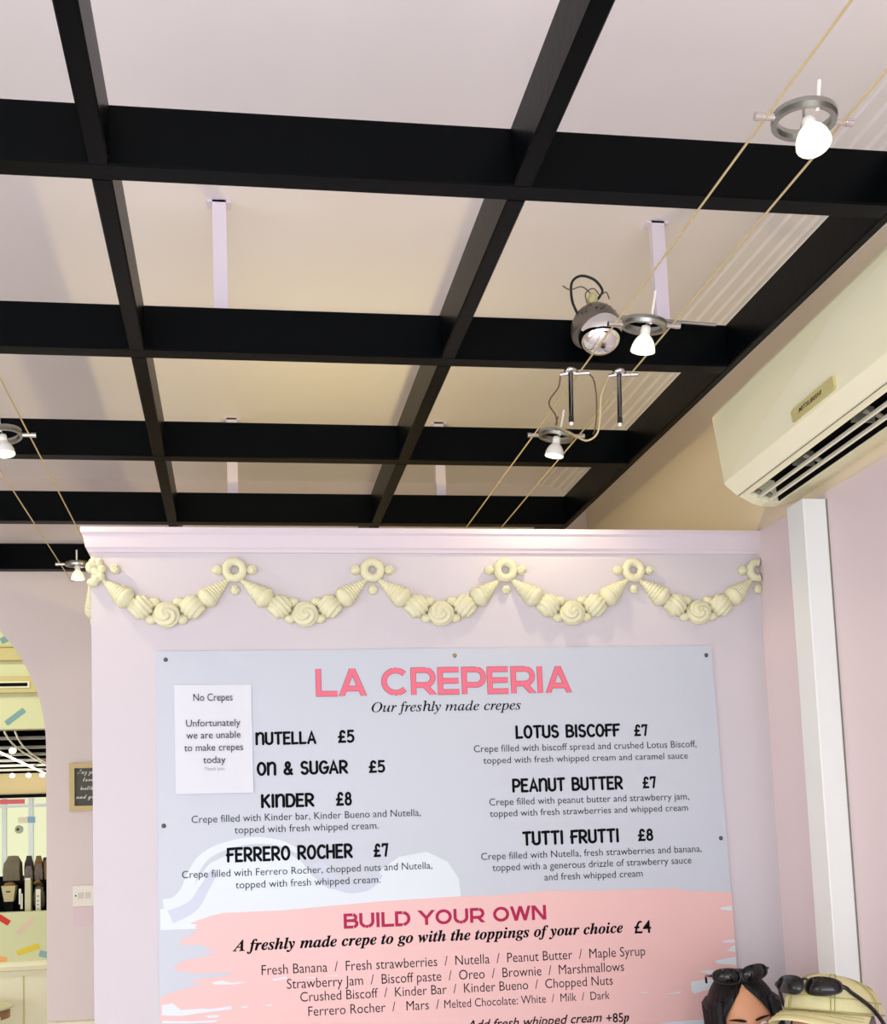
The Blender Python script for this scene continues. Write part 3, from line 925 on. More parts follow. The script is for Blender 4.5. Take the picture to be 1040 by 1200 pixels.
# the corner ornament wraps the left edge of the partition
xk = -.373
t = thing('plaster_rosette', (xk, YB, GZ), 'ring ornament of cream plaster wrapped round the left corner of the partition', 'wall ornament', 'ring ornaments of the plaster garland')
k = MB()
for i in range(5):
    a = math.radians(115 - i * 52)
    k.ball((xk + .014 + .016 * cos(a), YB - .010, GZ - .002 + .024 * sin(a)), (.0125, .013, .0125), 16, 10)
k.ball((xk + .014, YB - .006, GZ - .002), (.014, .010, .014), 16, 10)
k.ball((xk - .004, YB + .012, GZ + .012), (.012, .014, .016), 16, 10)
k.build('doughnut', M['plaster'], t)
c = MB()
c.ball((xk + .064, YB - .008, GZ + .002), (.013, .012, .0125), 20, 12)
c.tube([(xk + .064 + .011 * (1 - i / 26) * cos(i * .38 + 1), YB - .015 - .005 * i / 26, GZ + .002 + .011 * (1 - i / 26) * sin(i * .38 + 1)) for i in range(24)], .0032, 8)
c.build('swirl_sweet', M['plaster'], t)
MB().ball((xk + .006, YB - .010, GZ - .034), (.016, .014, .012), 18, 12).build('button_sweet', M['plaster'], t)
t = thing('plaster_swag', (xk, YB + .09, GZ - .1), 'strip of cream plaster swag seen edge-on on the partition side', 'wall ornament', 'ice cream swags of the plaster garland')
Mx = axis_matrix((xk - .004, YB + .016, GZ - .030), (xk - .009, YB + .085, GZ - .098))
prof = [((.004 + .014 * i / 26) * (1 + (.10 if i % 3 == 0 else 0)), .085 * i / 26) for i in range(27)]
co = MB().lathe(prof, 20, M4=Mx).build('ice_cream_cone', M['plaster'], t)
MB().ball((0, 0, .092), (.0185, .0185, .017), 18, 12, M4=Mx).build('scoop', M['plaster'], co)
MB().ball((xk - .006, YB + .130, GZ - .110), (.014, .028, .025), 24, 14, disp=lambda d: .05 * cos(9 * d.y)).build('ribbed_bun', M['plaster'], t)
MB().ball((xk - .006, YB + .190, GZ - .136), (.014, .030, .027), 24, 14, disp=lambda d: .05 * cos(9 * d.z)).build('cream_swirl', M['plaster'], t)

# ------------------------------------------------------------------ menu board
# lettering in metres on the face of the board: kind, words, left, right, baseline height, capital height
TEXTS = [
    ('hand', 'NUTELLA', 0.051, 0.214, 1.802, 0.0360),
    ('hand', '£5', 0.271, 0.317, 1.803, 0.0360),
    ('hand', 'LEM\u2009ON & SUGAR', -0.035, 0.297, 1.720, 0.0380),
    ('hand', '£5', 0.352, 0.398, 1.720, 0.0350),
    ('hand', 'KINDER', 0.062, 0.204, 1.634, 0.0380),
    ('hand', '£8', 0.261, 0.305, 1.634, 0.0380),
    ('hand', 'FERRERO ROCHER', -0.033, 0.303, 1.494, 0.0400),
    ('hand', '£7', 0.358, 0.400, 1.494, 0.0370),
    ('hand', 'LOTUS BISCOFF', 0.764, 1.066, 1.804, 0.0380),
    ('hand', '£7', 1.105, 1.146, 1.804, 0.0340),
    ('hand', 'PEANUT BUTTER', 0.748, 1.065, 1.656, 0.0390),
    ('hand', '£7', 1.121, 1.162, 1.657, 0.0340),
    ('hand', 'TUTTI FRUTTI', 0.770, 1.045, 1.510, 0.0400),
    ('hand', '£8', 1.099, 1.145, 1.511, 0.0350),
    ('sans', 'Crepe filled with Kinder bar, Kinder Bueno and Nutella,', -0.120, 0.491, 1.601, 0.0200),
    ('sans', 'topped with fresh whipped cream.', -0.009, 0.375, 1.570, 0.0200),
    ('sans', 'Crepe filled with Ferrero Rocher, chopped nuts and Nutella,', -0.147, 0.517, 1.458, 0.0200),
    ('sans', 'topped with fresh whipped cream.', -0.009, 0.375, 1.426, 0.0200),
    ('sans', 'Crepe filled with biscoff spread and crushed Lotus Biscoff,', 0.645, 1.287, 1.770, 0.0200),
    ('sans', 'topped with fresh whipped cream and caramel sauce', 0.670, 1.260, 1.738, 0.0190),
    ('sans', 'Crepe filled with peanut butter and strawberry jam,', 0.682, 1.256, 1.623, 0.0200),
    ('sans', 'topped with fresh strawberries and whipped cream', 0.682, 1.251, 1.592, 0.0190),
    ('sans', 'Crepe filled with Nutella, fresh strawberries and banana,', 0.653, 1.284, 1.476, 0.0200),
    ('sans', 'topped with a generous drizzle of strawberry sauce', 0.683, 1.252, 1.445, 0.0200),
    ('sans', 'and fresh whipped cream', 0.827, 1.108, 1.414, 0.0200),
    ('sans', 'Fresh Banana  /  Fresh strawberries  /  Nutella  /  Peanut Butter  /  Maple Syrup', 0.054, 1.103, 1.199, 0.0270),
    ('sans', 'Strawberry Jam  /  Biscoff paste  /  Oreo  /  Brownie  /  Marshmallows', 0.119, 1.040, 1.160, 0.0270),
    ('sans', 'Crushed Biscoff  /  Kinder Bar  /  Kinder Bueno  /  Chopped Nuts', 0.153, 1.006, 1.125, 0.0260),
    ('sans', 'Ferrero Rocher  /   Mars  /  ', 0.173, 0.522, 1.087, 0.0260),
    ('sans', 'Melted Chocolate: White  /  Milk  /  Dark', 0.536, 0.995, 1.087, 0.0230),
    ('sansit', 'Add fresh whipped cream', 0.594, 0.970, 1.028, 0.0250),
    ('serifb', '+85p', 0.982, 1.047, 1.024, 0.0250),
    ('serif', 'Our freshly made crepes', 0.366, 0.783, 1.886, 0.0270),
    ('serifb', 'A freshly made crepe to go with the toppings of your choice', -0.020, 1.043, 1.264, 0.0300),
    ('serifb', '£4', 1.075, 1.124, 1.260, 0.0350),
    ('title', 'LA CREPERIA', 0.217, 0.931, 1.931, 0.0750),
    ('title2', 'BUILD YOUR OWN', 0.273, 0.828, 1.309, 0.0390),
]
# brush stroke and swirl outlines, metres on the board
STROKE = [(1.365, 1.361), (1.232, 1.37), (1.195, 1.378), (1.121, 1.38), (0.974, 1.381), (0.829, 1.386), (0.686, 1.38), (0.591, 1.381), (0.382, 1.377), (0.256, 1.371), (0.109, 1.364), (-0.042, 1.364), (-0.079, 1.357), (-0.129, 1.341), (-0.11, 1.336), (-0.116, 1.33), (-0.102, 1.322), (-0.13, 1.322), (-0.112, 1.314), (-0.148, 1.302), (-0.157, 1.287), (-0.093, 1.284), (-0.089, 1.275), (-0.066, 1.272), (-0.091, 1.264), (-0.056, 1.256), (-0.109, 1.252), (-0.149, 1.245), (-0.173, 1.231), (-0.162, 1.219), (-0.109, 1.212), (-0.019, 1.21), (-0.048, 1.2), (-0.096, 1.199), (-0.136, 1.192), (-0.097, 1.185), (-0.136, 1.176), (-0.189, 1.164), (-0.202, 1.156), (-0.207, 1.153)]
SWIRL = [(-0.204, 1.38), (-0.166, 1.385), (-0.129, 1.412), (-0.106, 1.455), (-0.075, 1.494), (-0.021, 1.518), (0.046, 1.529), (0.113, 1.523), (0.162, 1.494), (0.193, 1.452), (0.233, 1.417), (0.291, 1.406), (0.342, 1.415), (0.376, 1.459), (0.428, 1.493), (0.503, 1.504), (0.56, 1.475), (0.589, 1.428), (0.595, 1.359), (0.381, 1.334), (0.108, 1.324), (-0.204, 1.327)]
RIB1 = [(-0.195, 1.388), (-0.164, 1.395), (-0.137, 1.425), (-0.119, 1.469), (-0.092, 1.508), (-0.043, 1.535), (0.037, 1.55), (0.109, 1.541), (0.158, 1.517)]
RIB2 = [(-0.178, 1.359), (-0.121, 1.385), (-0.089, 1.432), (-0.062, 1.475)]
RIB3 = [(0.207, 1.488), (0.238, 1.441), (0.287, 1.415), (0.342, 1.419), (0.375, 1.45)]
TEARS = [
    [(-0.203, 1.136), (-0.176, 1.139), (-0.155, 1.121), (-0.098, 1.122), (-0.085, 1.119), (-0.027, 1.124), (-0.025, 1.116), (-0.098, 1.111), (-0.159, 1.106), (-0.203, 1.11)],
    [(-0.094, 1.103), (-0.059, 1.103), (-0.061, 1.097), (-0.085, 1.097)],
    [(-0.001, 1.121), (0.017, 1.122), (0.013, 1.118), (0.002, 1.117)],
    [(0.059, 1.12), (0.08, 1.123), (0.075, 1.118)],
    [(-0.203, 1.096), (-0.133, 1.091), (-0.059, 1.09), (-0.072, 1.085), (-0.138, 1.086), (-0.203, 1.09)],
    [(-0.077, 1.187), (-0.048, 1.19), (-0.028, 1.184), (0.018, 1.183), (-0.017, 1.179), (-0.066, 1.181)],
    [(0.081, 1.187), (0.117, 1.192), (0.122, 1.187), (0.086, 1.183)],
    [(0.16, 1.188), (0.196, 1.187), (0.194, 1.184)],
    [(0.217, 1.188), (0.253, 1.189), (0.251, 1.186)],
    [(1.326, 1.319), (1.361, 1.323), (1.364, 1.309), (1.332, 1.314)],
    [(1.328, 1.227), (1.363, 1.231), (1.366, 1.221), (1.332, 1.223)],
    [(1.34, 1.2), (1.365, 1.215), (1.366, 1.195)],
    [(1.303, 1.174), (1.365, 1.183), (1.366, 1.16), (1.311, 1.165)],
    [(1.258, 1.148), (1.302, 1.151), (1.288, 1.138)],
    [(1.231, 1.121), (1.287, 1.126), (1.325, 1.112), (1.281, 1.098), (1.238, 1.088), (1.23, 1.097)],
    [(1.152, 1.091), (1.204, 1.097), (1.195, 1.091)],
    [(1.081, 1.099), (1.102, 1.101), (1.102, 1.096)],
    [(1.131, 1.015), (1.276, 1.018), (1.327, 1.003), (1.257, 0.995)]
]
board = thing('menu_board', (0.58, YB, 1.5), 'large printed crepe menu board with pink heading, screwed to the partition', 'menu board')
BY = YB - .006
bx0, bx1 = -0.208, 1.361
outline = [(-.206, 2.058), (1.350, 2.060), (1.3685, 1.149), (1.372, .86), (-.210, .86)]
MB().prism(outline, lambda u, v, h: (u, h, v), BY, YB - .0002).build('panel', M['board'], board)


def print_poly(name, P, m, d, parent=board):
    return MB().add([(x, BY - d, z) for x, z in P], [list(range(len(P)))]).build(name, m, parent)


def ribbon(P, w0, w1):
    P = smooth_path([(x, 0, z) for x, z in P], 8)
    V, F = [], []
    n = len(P)
    for i, p in enumerate(P):
        t = (P[min(i + 1, n - 1)] - P[max(i - 1, 0)]).normalized()
        q = i / (n - 1)
        w = w0 + (w1 - w0) * q
        V += [(p.x - t.z * w, p.z + t.x * w), (p.x + t.z * w, p.z - t.x * w)]
    for i in range(n - 1):
        F.append((2 * i, 2 * i + 1, 2 * i + 3, 2 * i + 2))
    return V, F


sw = print_poly('pale_swirl', SWIRL, M['swirl'], .0002)
for kk, (P, w0, w1, m) in enumerate(((RIB1, .018, .006, 'swirl'), (RIB2, .018, .010, 'swirlrim'), (RIB3, .016, .009, 'swirlrim'))):
    V, F = ribbon(P, w0, w1)
    MB().add([(x, BY - .00025 - .00006 * kk, z) for x, z in V], F).build('swirl_line', M[m], sw)
st = print_poly('brush_stroke', STROKE + [(-.208, .862), (1.3715, .862)], M['stroke'], .0005)
for P in TEARS:
    MB().add([(min(max(x, -.2065), 1.368), BY - .0007, z) for x, z in P], [list(range(len(P)))]).build('bristle_gap', M['swirl'], st)
for x, z, m in ((-.181, 2.036, 'screw'), (.602, 2.039, 'brass_screw'), (1.333, 2.032, 'screw'), (-.192, 1.596, 'screw'), (1.343, 1.512, 'screw')):
    MB().lathe([(.0, .0035), (.003, .0032), (.0055, .0015), (.006, 0), (.0, 0)], 18, M4=Matrix.Translation((x, BY, z)) @ rot('X', 90)).build('screw', M[m], board)

YT = BY - .0010
for kind, words, x0, x1, z, cap in TEXTS:
    if kind == 'hand':
        V, F, w, stt = strokes_mesh(words, HAND, .185, .21, True)
        if words.startswith('LEMON'):
            k = (x1 - .052) / (w - stt[3])
            x0 = x1 - w * k
        flat_print('menu_heading', V, F, M['ink'], board, x0, x1, z, cap, YT)
    elif kind in ('title', 'title2'):
        V, F, w, stt = strokes_mesh(words, TITLE, .18 if kind == 'title' else .20, .13, False)
        # every word is a part of its own, placed by the full line
        for mt in re.finditer(r'\S+', words):
            off = stt[mt.start()]
            wt = .18 if kind == 'title' else .20
            V1, F1, _, _ = strokes_mesh(mt.group(), TITLE, wt, .13, False)
            V1 = [(v[0] + off, v[1], v[2]) for v in V1]
            if kind == 'title':
                V2, F2, _, _ = strokes_mesh(mt.group(), TITLE, .212, .13, False)
                V2 = [(v[0] + off, v[1], v[2]) for v in V2]
                e = flat_print('board_title', V2, F2, M['coral_edge'], board, x0, x1, z, cap, YT, V)
                flat_print('title_fill', V1, F1, M['coral'], e, x0, x1, z, cap, YT - .0006, V)
            else:
                flat_print('board_subtitle', V1, F1, M['crimson'], board, x0, x1, z, cap, YT, V)
    else:
        s = words
        if kind in ('serif', 'serifb'):
            s = serif(words, kind == 'serifb')
            V, F = text_mesh(s, 0.006 if kind == 'serif' else .012)
            ch = 0.72
            nm, m = 'menu_script', 'ink'
        else:
            V, F = text_mesh(words, -0.004 if kind == 'sans' else 0.01, 0.0 if kind == 'sans' else .3)
            ch = 0.72
            nm, m = 'menu_description', 'thin_ink' if kind == 'sans' else 'ink'
        if '/' in words:
            # each topping of the list is a part of its own, set where the whole line puts it
            k = (x1 - x0) / (max(v.x for v in V) - min(v.x for v in V))
            pos = 0
            for tok in [q for q in re.split(r'\s{2,}', words.strip())]:
                pos = words.index(tok, pos)
                TV, TF = text_mesh(tok, -.004)
                PV, PF = text_mesh(words[:pos] + tok, -.004)
                rx = x0 + (max(v.x for v in PV) - min(v.x for v in V)) * k
                wd = (max(v.x for v in TV) - min(v.x for v in TV)) * k
                flat_print('divider' if tok == '/' else 'topping_name', TV, TF, M[m], board, rx - wd, rx, z, cap / ch, YT)
                pos += len(tok)
        else:
            flat_print(nm, V, F, M[m], board, x0, x1, z, cap / ch, YT)

# the paper taped over the corner of the board
pn = thing('paper_notice', (-.06, BY - .002, 1.82), 'white paper notice taped over the upper left part of the menu board', 'notice')
PY_ = BY - .0030
V, F = [], []
for j in range(7):
    for i in range(7):
        u, v = i / 6, j / 6
        V.append((-.160 + .203 * u, PY_ - .0025 * (1 - v) * u - .001 * sin(5 * u), 1.967 - .289 * (1 - v) - .0015 * u))
nv = len(V)
V += [(x, y + .0008, z) for x, y, z in V]
for j in range(6):
    for i in range(6):
        a = j * 7 + i
        F += [(a, a + 1, a + 8, a + 7), (nv + a, nv + a + 7, nv + a + 8, nv + a + 1)]
for i in range(6):
    F += [(i, nv + i, nv + i + 1, i + 1), (42 + i, 43 + i, nv + 43 + i, nv + 42 + i), (7 * i, 7 * i + 7, nv + 7 * i + 7, nv + 7 * i), (7 * i + 6, nv + 7 * i + 6, nv + 7 * i + 13, 7 * i + 13)]
MB().add(V, F, False).build('sheet', M['paper'], pn)
for words, x0, x1, z, cap, m in (('No Crepes', -.110, -.007, 1.923, .0205, 'thin_ink'), ('Unfortunately', -.130, .012, 1.855, .0195, 'thin_ink'), ('we are unable', -.130, .012, 1.823, .0195, 'thin_ink'), ('to make crepes', -.136, .018, 1.790, .0195, 'thin_ink'), ('today', -.087, -.029, 1.757, .0195, 'thin_ink'), ('Thank you', -.085, -.033, 1.738, .0095, 'pale_ink')):
    V, F = text_mesh(words, -.002)
    flat_print('notice_lettering', V, F, M[m], pn, x0, x1, z, cap / .72, PY_ - .0042)

# ------------------------------------------------------------------ back wall: framed chalkboard and switch plate
t = thing('framed_chalkboard', (-.51, YW, 1.78), 'small wood-framed chalkboard with white script on the wall beside the arch', 'picture')
fx0, fx1, fz0, fz1, fw = -.655, -.365, 1.689, 1.878, .020
MB().box((fx0 + .005, YW - .008, fz0 + .005), (fx1 - .005, YW - .001, fz1 - .005)).build('slate', M['slate'], t)
fr = MB()
fr.box((fx0, YW - .022, fz0), (fx0 + fw, YW, fz1)).box((fx1 - fw, YW - .022, fz0), (fx1, YW, fz1))
fr.box((fx0 + fw, YW - .022, fz0), (fx1 - fw, YW, fz0 + fw)).box((fx0 + fw, YW - .022, fz1 - fw), (fx1 - fw, YW, fz1))
fr.build('frame', M['wood'], t)
for words, x0, x1, z, h in (('May you', -.624, -.553, 1.836, .028), ('love to', -.604, -.535, 1.806, .026), ('health', -.614, -.566, 1.772, .026), ('and good', -.630, -.535, 1.738, .026)):
    V, F = text_mesh(script(words), .004)
    flat_print('chalk_script', V, F, M['chalk'], t, x0, x1, z, h, YW - .0095)
t = thing('switch_plate', (-.57, YW, 1.357), 'cream double socket plate on the wall between the arch and the partition', 'socket')
MB().prism([(-.645, 1.317), (-.499, 1.317), (-.499, 1.397), (-.645, 1.397)], lambda u, v, h: (u, h, v), YW - .012, YW).build('plate', M['switch'], t)
for x in (-.615, -.588, -.553, -.526):
    MB().box((x - .010, YW - .015, 1.346), (x + .010, YW - .011, 1.370)).build('rocker', M['rocker'], t)
MB().lathe([(.0, .002), (.003, .0015), (.0032, 0), (.0, 0)], 12, M4=Matrix.Translation((-.634, YW - .012, 1.358)) @ rot('X', 90)).build('fixing_screw', M['dark'], t)
o = MB().box((-.647, YW - .0012, 1.238), (-.497, YW - .0001, 1.314)).build('plate_shadow', mat('plate_shadow_tone', srgb(222, 200, 200), .6, bump=.05))  # shadow under the socket plate, put in as a pinkish rectangle
tag(o, 'faint rectangular painted shadow below the socket plate', 'patch')

# ------------------------------------------------------------------ the side room through the arch
YS = 5.9
X0s = -3.6
side = MB()
oz0, oz1, ox0, ox1 = 1.226, 2.168, -3.2, -.55
side.box((X0s, YS, 0), (ox0, YS + .08, 3.0)).box((ox1, YS, 0), (.2, YS + .08, 3.0))
side.box((ox0, YS, 0), (ox1, YS + .08, oz0)).box((ox0, YS, oz1), (ox1, YS + .08, 3.0))


def sprinkle(mb, p, q, w, mi):
    p, q = Vector((p[0], p[1])), Vector((q[0], q[1]))
    d = (q - p).normalized()
    nn = Vector((-d.y, d.x)) * w / 2
    cr = [p + nn * .8, p + nn + d * w * .15, q + nn - d * w * .15, q + nn * .8, q - nn * .8, q - nn - d * w * .15, p - nn + d * w * .15, p - nn * .8]
    mb.add([(c.x, YS - .001, c.y) for c in cr], [list(range(8))], False, mi)


SPR = [((-1.206, 2.630), (-1.128, 2.668), .034, 1), ((-1.181, 2.197), (-1.088, 2.268), .030, 1), ((-1.262, 1.236), (-1.165, 1.172), .030, 2), ((-1.127, 1.118), (-1.047, 1.188), .022, 3),
       ((-1.127, 1.019), (-1.018, 1.053), .026, 4), ((-1.018, 1.014), (-.93, .99), .032, 5), ((-1.262, 1.006), (-1.178, .986), .030, 6), ((-1.45, 1.12), (-1.36, 1.06), .026, 5), ((-1.5, 2.24), (-1.42, 2.20), .03, 2),
       ((-1.7, 1.10), (-1.60, 1.16), .026, 4), ((-1.9, 1.05), (-1.8, 1.02), .026, 3), ((-.85, 1.16), (-.78, 1.10), .026, 6), ((-1.7, 2.62), (-1.62, 2.66), .03, 4)]
for s in SPR:
    sprinkle(side, *s)
struct('wall_side_room', side, [M['sage'], M['teal'], M['red'], M['rose'], M['yellow'], M['blue'], M['orange']])
struct('ceiling_side_room', MB().box((X0s, YW + .15, 3.0), (.2, YS + .08, 3.1)), M['sage'])
struct('wall_side_room_right', MB().box((.2, YW + .15, 0), (.3, YS + .08, 3.0)), M['sage'])
struct('trim_4', MB().box((X0s, YS - .035, 2.525), (.2, YS, 2.59)).box((X0s, YS - .042, 2.592), (.2, YS, 2.602)), M['ochre_trim'])
struct('trim_5', MB().box((X0s, YS - .035, 2.355), (.2, YS, 2.440)), M['ochre_trim'])
t = thing('wall_vent', (-1.35, YS - .036, 2.395), 'long narrow slot vent in the ochre trim above the hatch', 'vent')
MB().box((-1.75, YS - .042, 2.378), (-1.055, YS - .0352, 2.412)).build('frame', M['cream_trim'], t)
MB().box((-1.74, YS - .044, 2.386), (-1.065, YS - .0422, 2.404)).build('slot', M['dark'], t)
struct('trim_6', MB().prism([(0, .905), (.012, .905), (.014, .930), (.030, .936), (.034, .955), (.026, .972), (.010, .978), (0, .978)], lambda u, v, h: (h, YS - u, v), X0s, .2), M['cream_trim'])
wp = MB()
x = X0s
while x < .15:
    wp.prism([(x + .002, 0), (x + .006, .010), (x + .126, .010), (x + .130, 0)], lambda u, v, h: (u, YS - v, h), 0, .905)
    x += .132
struct('trim_7', wp, M['cream_trim'])

# two small round tables by the wainscot
tx = [(-1.285, 5.62, .80, 'round cream-topped pedestal table nearer the wainscot, seen through the arch'), (-1.255, 5.19, .80, 'round cream-topped pedestal table nearest the arch opening')]
for x, y, z, lab in tx:
    t = thing('pedestal_table', (x, y, 0), lab, 'table', 'small round tables beyond the arch')
    T = Matrix.Translation((x, y, 0))
    MB().lathe([(.0, z), (.186, z), (.190, z - .004), (.190, z - .012), (.186, z - .014), (.0, z - .014)], 48, M4=T).build('table_top', M['cream_trim'], t)
    MB().lathe([(.0, z - .014), (.176, z - .014), (.176, z - .058), (.0, z - .058)], 48, M4=T).build('apron', M['table_side'], t)
    MB().tube([(x, y, z - .058), (x, y, .03)], .03, 20).build('pedestal', M['steel'], t)
    MB().lathe([(.0, .035), (.05, .03), (.15, .012), (.155, 0), (.0, 0)], 40, M4=T).build('foot', M['steel'], t)

# goods standing in the hatch
YG = 6.06
t = thing('display_shelf', (-1.4, YG, 0), 'dark two-tier shelf of packed goods behind the hatch', 'shelf')
MB().box((-2.2, YG + .28, 0), (-.75, YG + .30, 1.40)).build('back_panel', M['dark'], t)
MB().box((-2.2, YG - .06, 1.19), (-.75, YG + .28, 1.205)).build('shelf_board', M['dark'], t)
MB().box((-2.2, YG + .04, 1.365), (-.75, YG + .28, 1.380)).build('shelf_board', M['dark'], t)
for x in (-2.19, -.765):
    MB().box((x - .01, YG - .06, 0), (x + .01, YG + .28, 1.40)).build('upright', M['dark'], t)


def bag(x0, x1, z0, z1, y, m, label, dep=1.0):
    z0 += .0008
    w = x1 - x0
    t = thing('paper_bag', ((x0 + x1) / 2, y, z0), label, 'bag', 'paper bags in the hatch')
    h = z1 - z0
    V, F = [], []
    rows = [(0, .5, .045), (.45, .5, .05), (.70, .46, .035), (.86, .36, .016), (1.0, .30, .007)]
    for q, hw, d in rows:
        for sx, sy in ((-1, -1), (0, -1.15), (1, -1), (1, 1), (0, 1.1), (-1, 1)):
            V.append(((x0 + x1) / 2 + sx * hw * w + .006 * noise.noise(Vector((x0 * 20, q * 3, sx))), y + sy * d * dep, z0 + h * q + .006 * noise.noise(Vector((sx, q * 2, x0 * 9))) * (q > 0)))
    for j in range(len(rows) - 1):
        for k in range(6):
            F.append((j * 6 + k, j * 6 + (k + 1) % 6, (j + 1) * 6 + (k + 1) % 6, (j + 1) * 6 + k))
    F += [list(range(6)), list(range(24, 30))]
    MB().add(V, F, False).build('sack', M[m], t)
    MB().box(((x0 + x1) / 2 - .30 * w, y - .0085, z1 - .03), ((x0 + x1) / 2 + .30 * w, y - .0070, z1 - .012)).build('folded_top', M[m], t)
    return t


bag(-1.240, -1.154, 1.380, 1.512, YG + .10, 'bag_grey', 'grey-brown crumpled paper bag at the left on the upper shelf')
bag(-1.146, -1.102, 1.380, 1.508, YG + .16, 'bag_dark', 'charcoal folded bag second from the left on the upper shelf', .55)
bag(-1.096, -1.054, 1.380, 1.507, YG + .16, 'bag_brown', 'ochre brown bag behind two darker bags on the upper shelf', .55)
bag(-1.132, -1.088, 1.380, 1.455, YG + .075, 'bag_mauve', 'short grey-mauve bag in front of the charcoal bag', .5)
bag(-1.078, -1.036, 1.380, 1.462, YG + .075, 'bag_mauve', 'short mauve bag standing right of the ochre bag', .5)
bag(-1.068, -1.038, 1.380, 1.496, YG + .235, 'bag_dark', 'narrow dark bag behind the short mauve bag', .45)
bag(-1.026, -.960, 1.380, 1.515, YG + .10, 'bag_brown', 'tall brown bag at the right edge of the hatch')
t = thing('paper_tub', (-1.20, YG, 1.205), 'beige tapered paper tub with a small dark mark on the lower shelf', 'tub')
MB().add([(-1.232, YG - .03, 1.357), (-1.160, YG - .03, 1.357), (-1.160, YG + .04, 1.357), (-1.232, YG + .04, 1.357), (-1.219, YG - .02, 1.275), (-1.173, YG - .02, 1.275), (-1.173, YG + .03, 1.275), (-1.219, YG + .03, 1.275)],
         [(0, 1, 2, 3), (4, 7, 6, 5), (0, 4, 5, 1), (1, 5, 6, 2), (2, 6, 7, 3), (3, 7, 4, 0)]).build('cup', M['tub'], t)
MB().box((-1.208, YG - .0275, 1.324), (-1.186, YG - .0255, 1.330)).build('mark', M['dark'], t)
MB().box((-1.219, YG - .02, 1.2055), (-1.173, YG + .03, 1.2749)).build('riser', M['dark'], t)
MB().ball((-1.196, YG + .005, 1.362), (.030, .028, .014), 16, 10, disp=lambda d: .25 * noise.noise(d * 5)).build('contents', M['bag_brown'], t)
t = thing('carton', (-1.094, YG - .03, 1.205), 'tall pale carton standing in the middle of the lower shelf', 'box')
MB().box((-1.109, YG - .05, 1.2055), (-1.079, YG + .0, 1.392)).build('carton_body', M['carton'], t)
MB().box((-1.109, YG - .0502, 1.386), (-1.079, YG + .0002, 1.394)).build('lid', M['tag'], t)
t = thing('price_strip', (-1.040, YG - .05, 1.205), 'white upright label strip with grey marks right of the pale carton', 'label')
MB().box((-1.053, YG - .055, 1.2055), (-1.029, YG - .047, 1.335)).build('card', M['tag'], t)
for z in (1.23, 1.25, 1.27, 1.295):
    MB().box((-1.047, YG - .0556, z), (-1.037, YG - .0548, z + .008)).build('mark', M['pale_ink'], t)
t = thing('paper_bundle', (-1.045, YG + .02, 1.205), 'rumpled grey paper bundle behind the white label strip', 'bundle')
MB().ball((-1.046, YG + .0, 1.285), (.030, .024, .066), 20, 14, disp=lambda d: .22 * noise.noise(d * 3)).build('wrapping', M['bag_grey'], t)
MB().add([(-1.075, YG - .02, 1.365), (-1.035, YG - .02, 1.372), (-1.025, YG + .02, 1.350), (-1.060, YG + .03, 1.345), (-1.05, YG, 1.392)], [(0, 1, 4), (1, 2, 4), (2, 3, 4), (3, 0, 4), (0, 3, 2, 1)]).build('paper_flap', M['bag_brown'], t)
for k, (x, z) in enumerate([(-1.140, 1.30), (-1.132, 1.275)]):
    o = MB().box((x, YG - .045, z - .04), (x + .011, YG - .041, z + .04)).build('price_tag', M['tag'])
    tag(o, ['small pale hanging tag between the tub and the carton, upper one', 'small pale hanging tag between the tub and the carton, lower one'][k], 'tag', 'tags on the lower shelf')

# ------------------------------------------------------------------ the bright hall far beyond
struct('wall_hall_left', MB().box((-6.1, YS + .08, 0), (-6, 16.2, 3.4)), M['frieze'])
struct('wall_hall_right', MB().box((.2, YS + .08, 0), (.3, 16.2, 3.4)), M['frieze'])
struct('ceiling_hall', MB().box((-6.1, YS + .08, 2.60), (.3, 16.2, 2.7)), M['hall_black'])
struct('wall_hall_far', MB().box((-6, 16.0, 2.27), (.2, 16.1, 2.6)).box((-6, 16.0, 0), (.2, 16.1, .5)), M['frieze'])
for k, y in enumerate([9.65, 10.7, 11.7, 12.56, 13.43, 14.27, 15.06]):
    o = MB().box((-6, y, 2.572), (.2, y + .03, 2.5995)).build('ceiling_slat', M['white'])
    tag(o, 'white slat under the black hall ceiling, seen through the hatch, %s from the hatch' % ['first', 'second', 'third', 'fourth', 'fifth', 'sixth', 'seventh'][k], 'slat', 'white slats of the hall ceiling')
o = MB().tube([(-2.3, 10.0, 2.555), (-2.442, 11.9, 2.555), (-2.581, 15.456, 2.555)], .014, 12).build('light_tube', M['white_lit'])
tag(o, 'long white tube slanting under the black hall ceiling', 'tube light')
for k, P in enumerate([[(-2.00, 9.98, 2.588), (-2.03, 10.1, 2.575), (-2.13, 10.97, 2.555), (-2.21, 11.96, 2.55), (-2.30, 13.6, 2.56), (-2.34, 14.2, 2.588)], [(-1.92, 10.0, 2.588), (-1.94, 10.1, 2.575), (-2.08, 11.17, 2.56), (-2.19, 12.4, 2.56), (-2.28, 13.87, 2.57), (-2.30, 14.2, 2.588)]]):
    o = MB().tube(smooth_path(P, 8), .009, 8).build('lighting_cable', M['white'])
    tag(o, 'sagging lighting cable in the hall beyond the hatch, ' + ('left one' if k == 0 else 'right one'), 'cable', 'hall lighting cables')
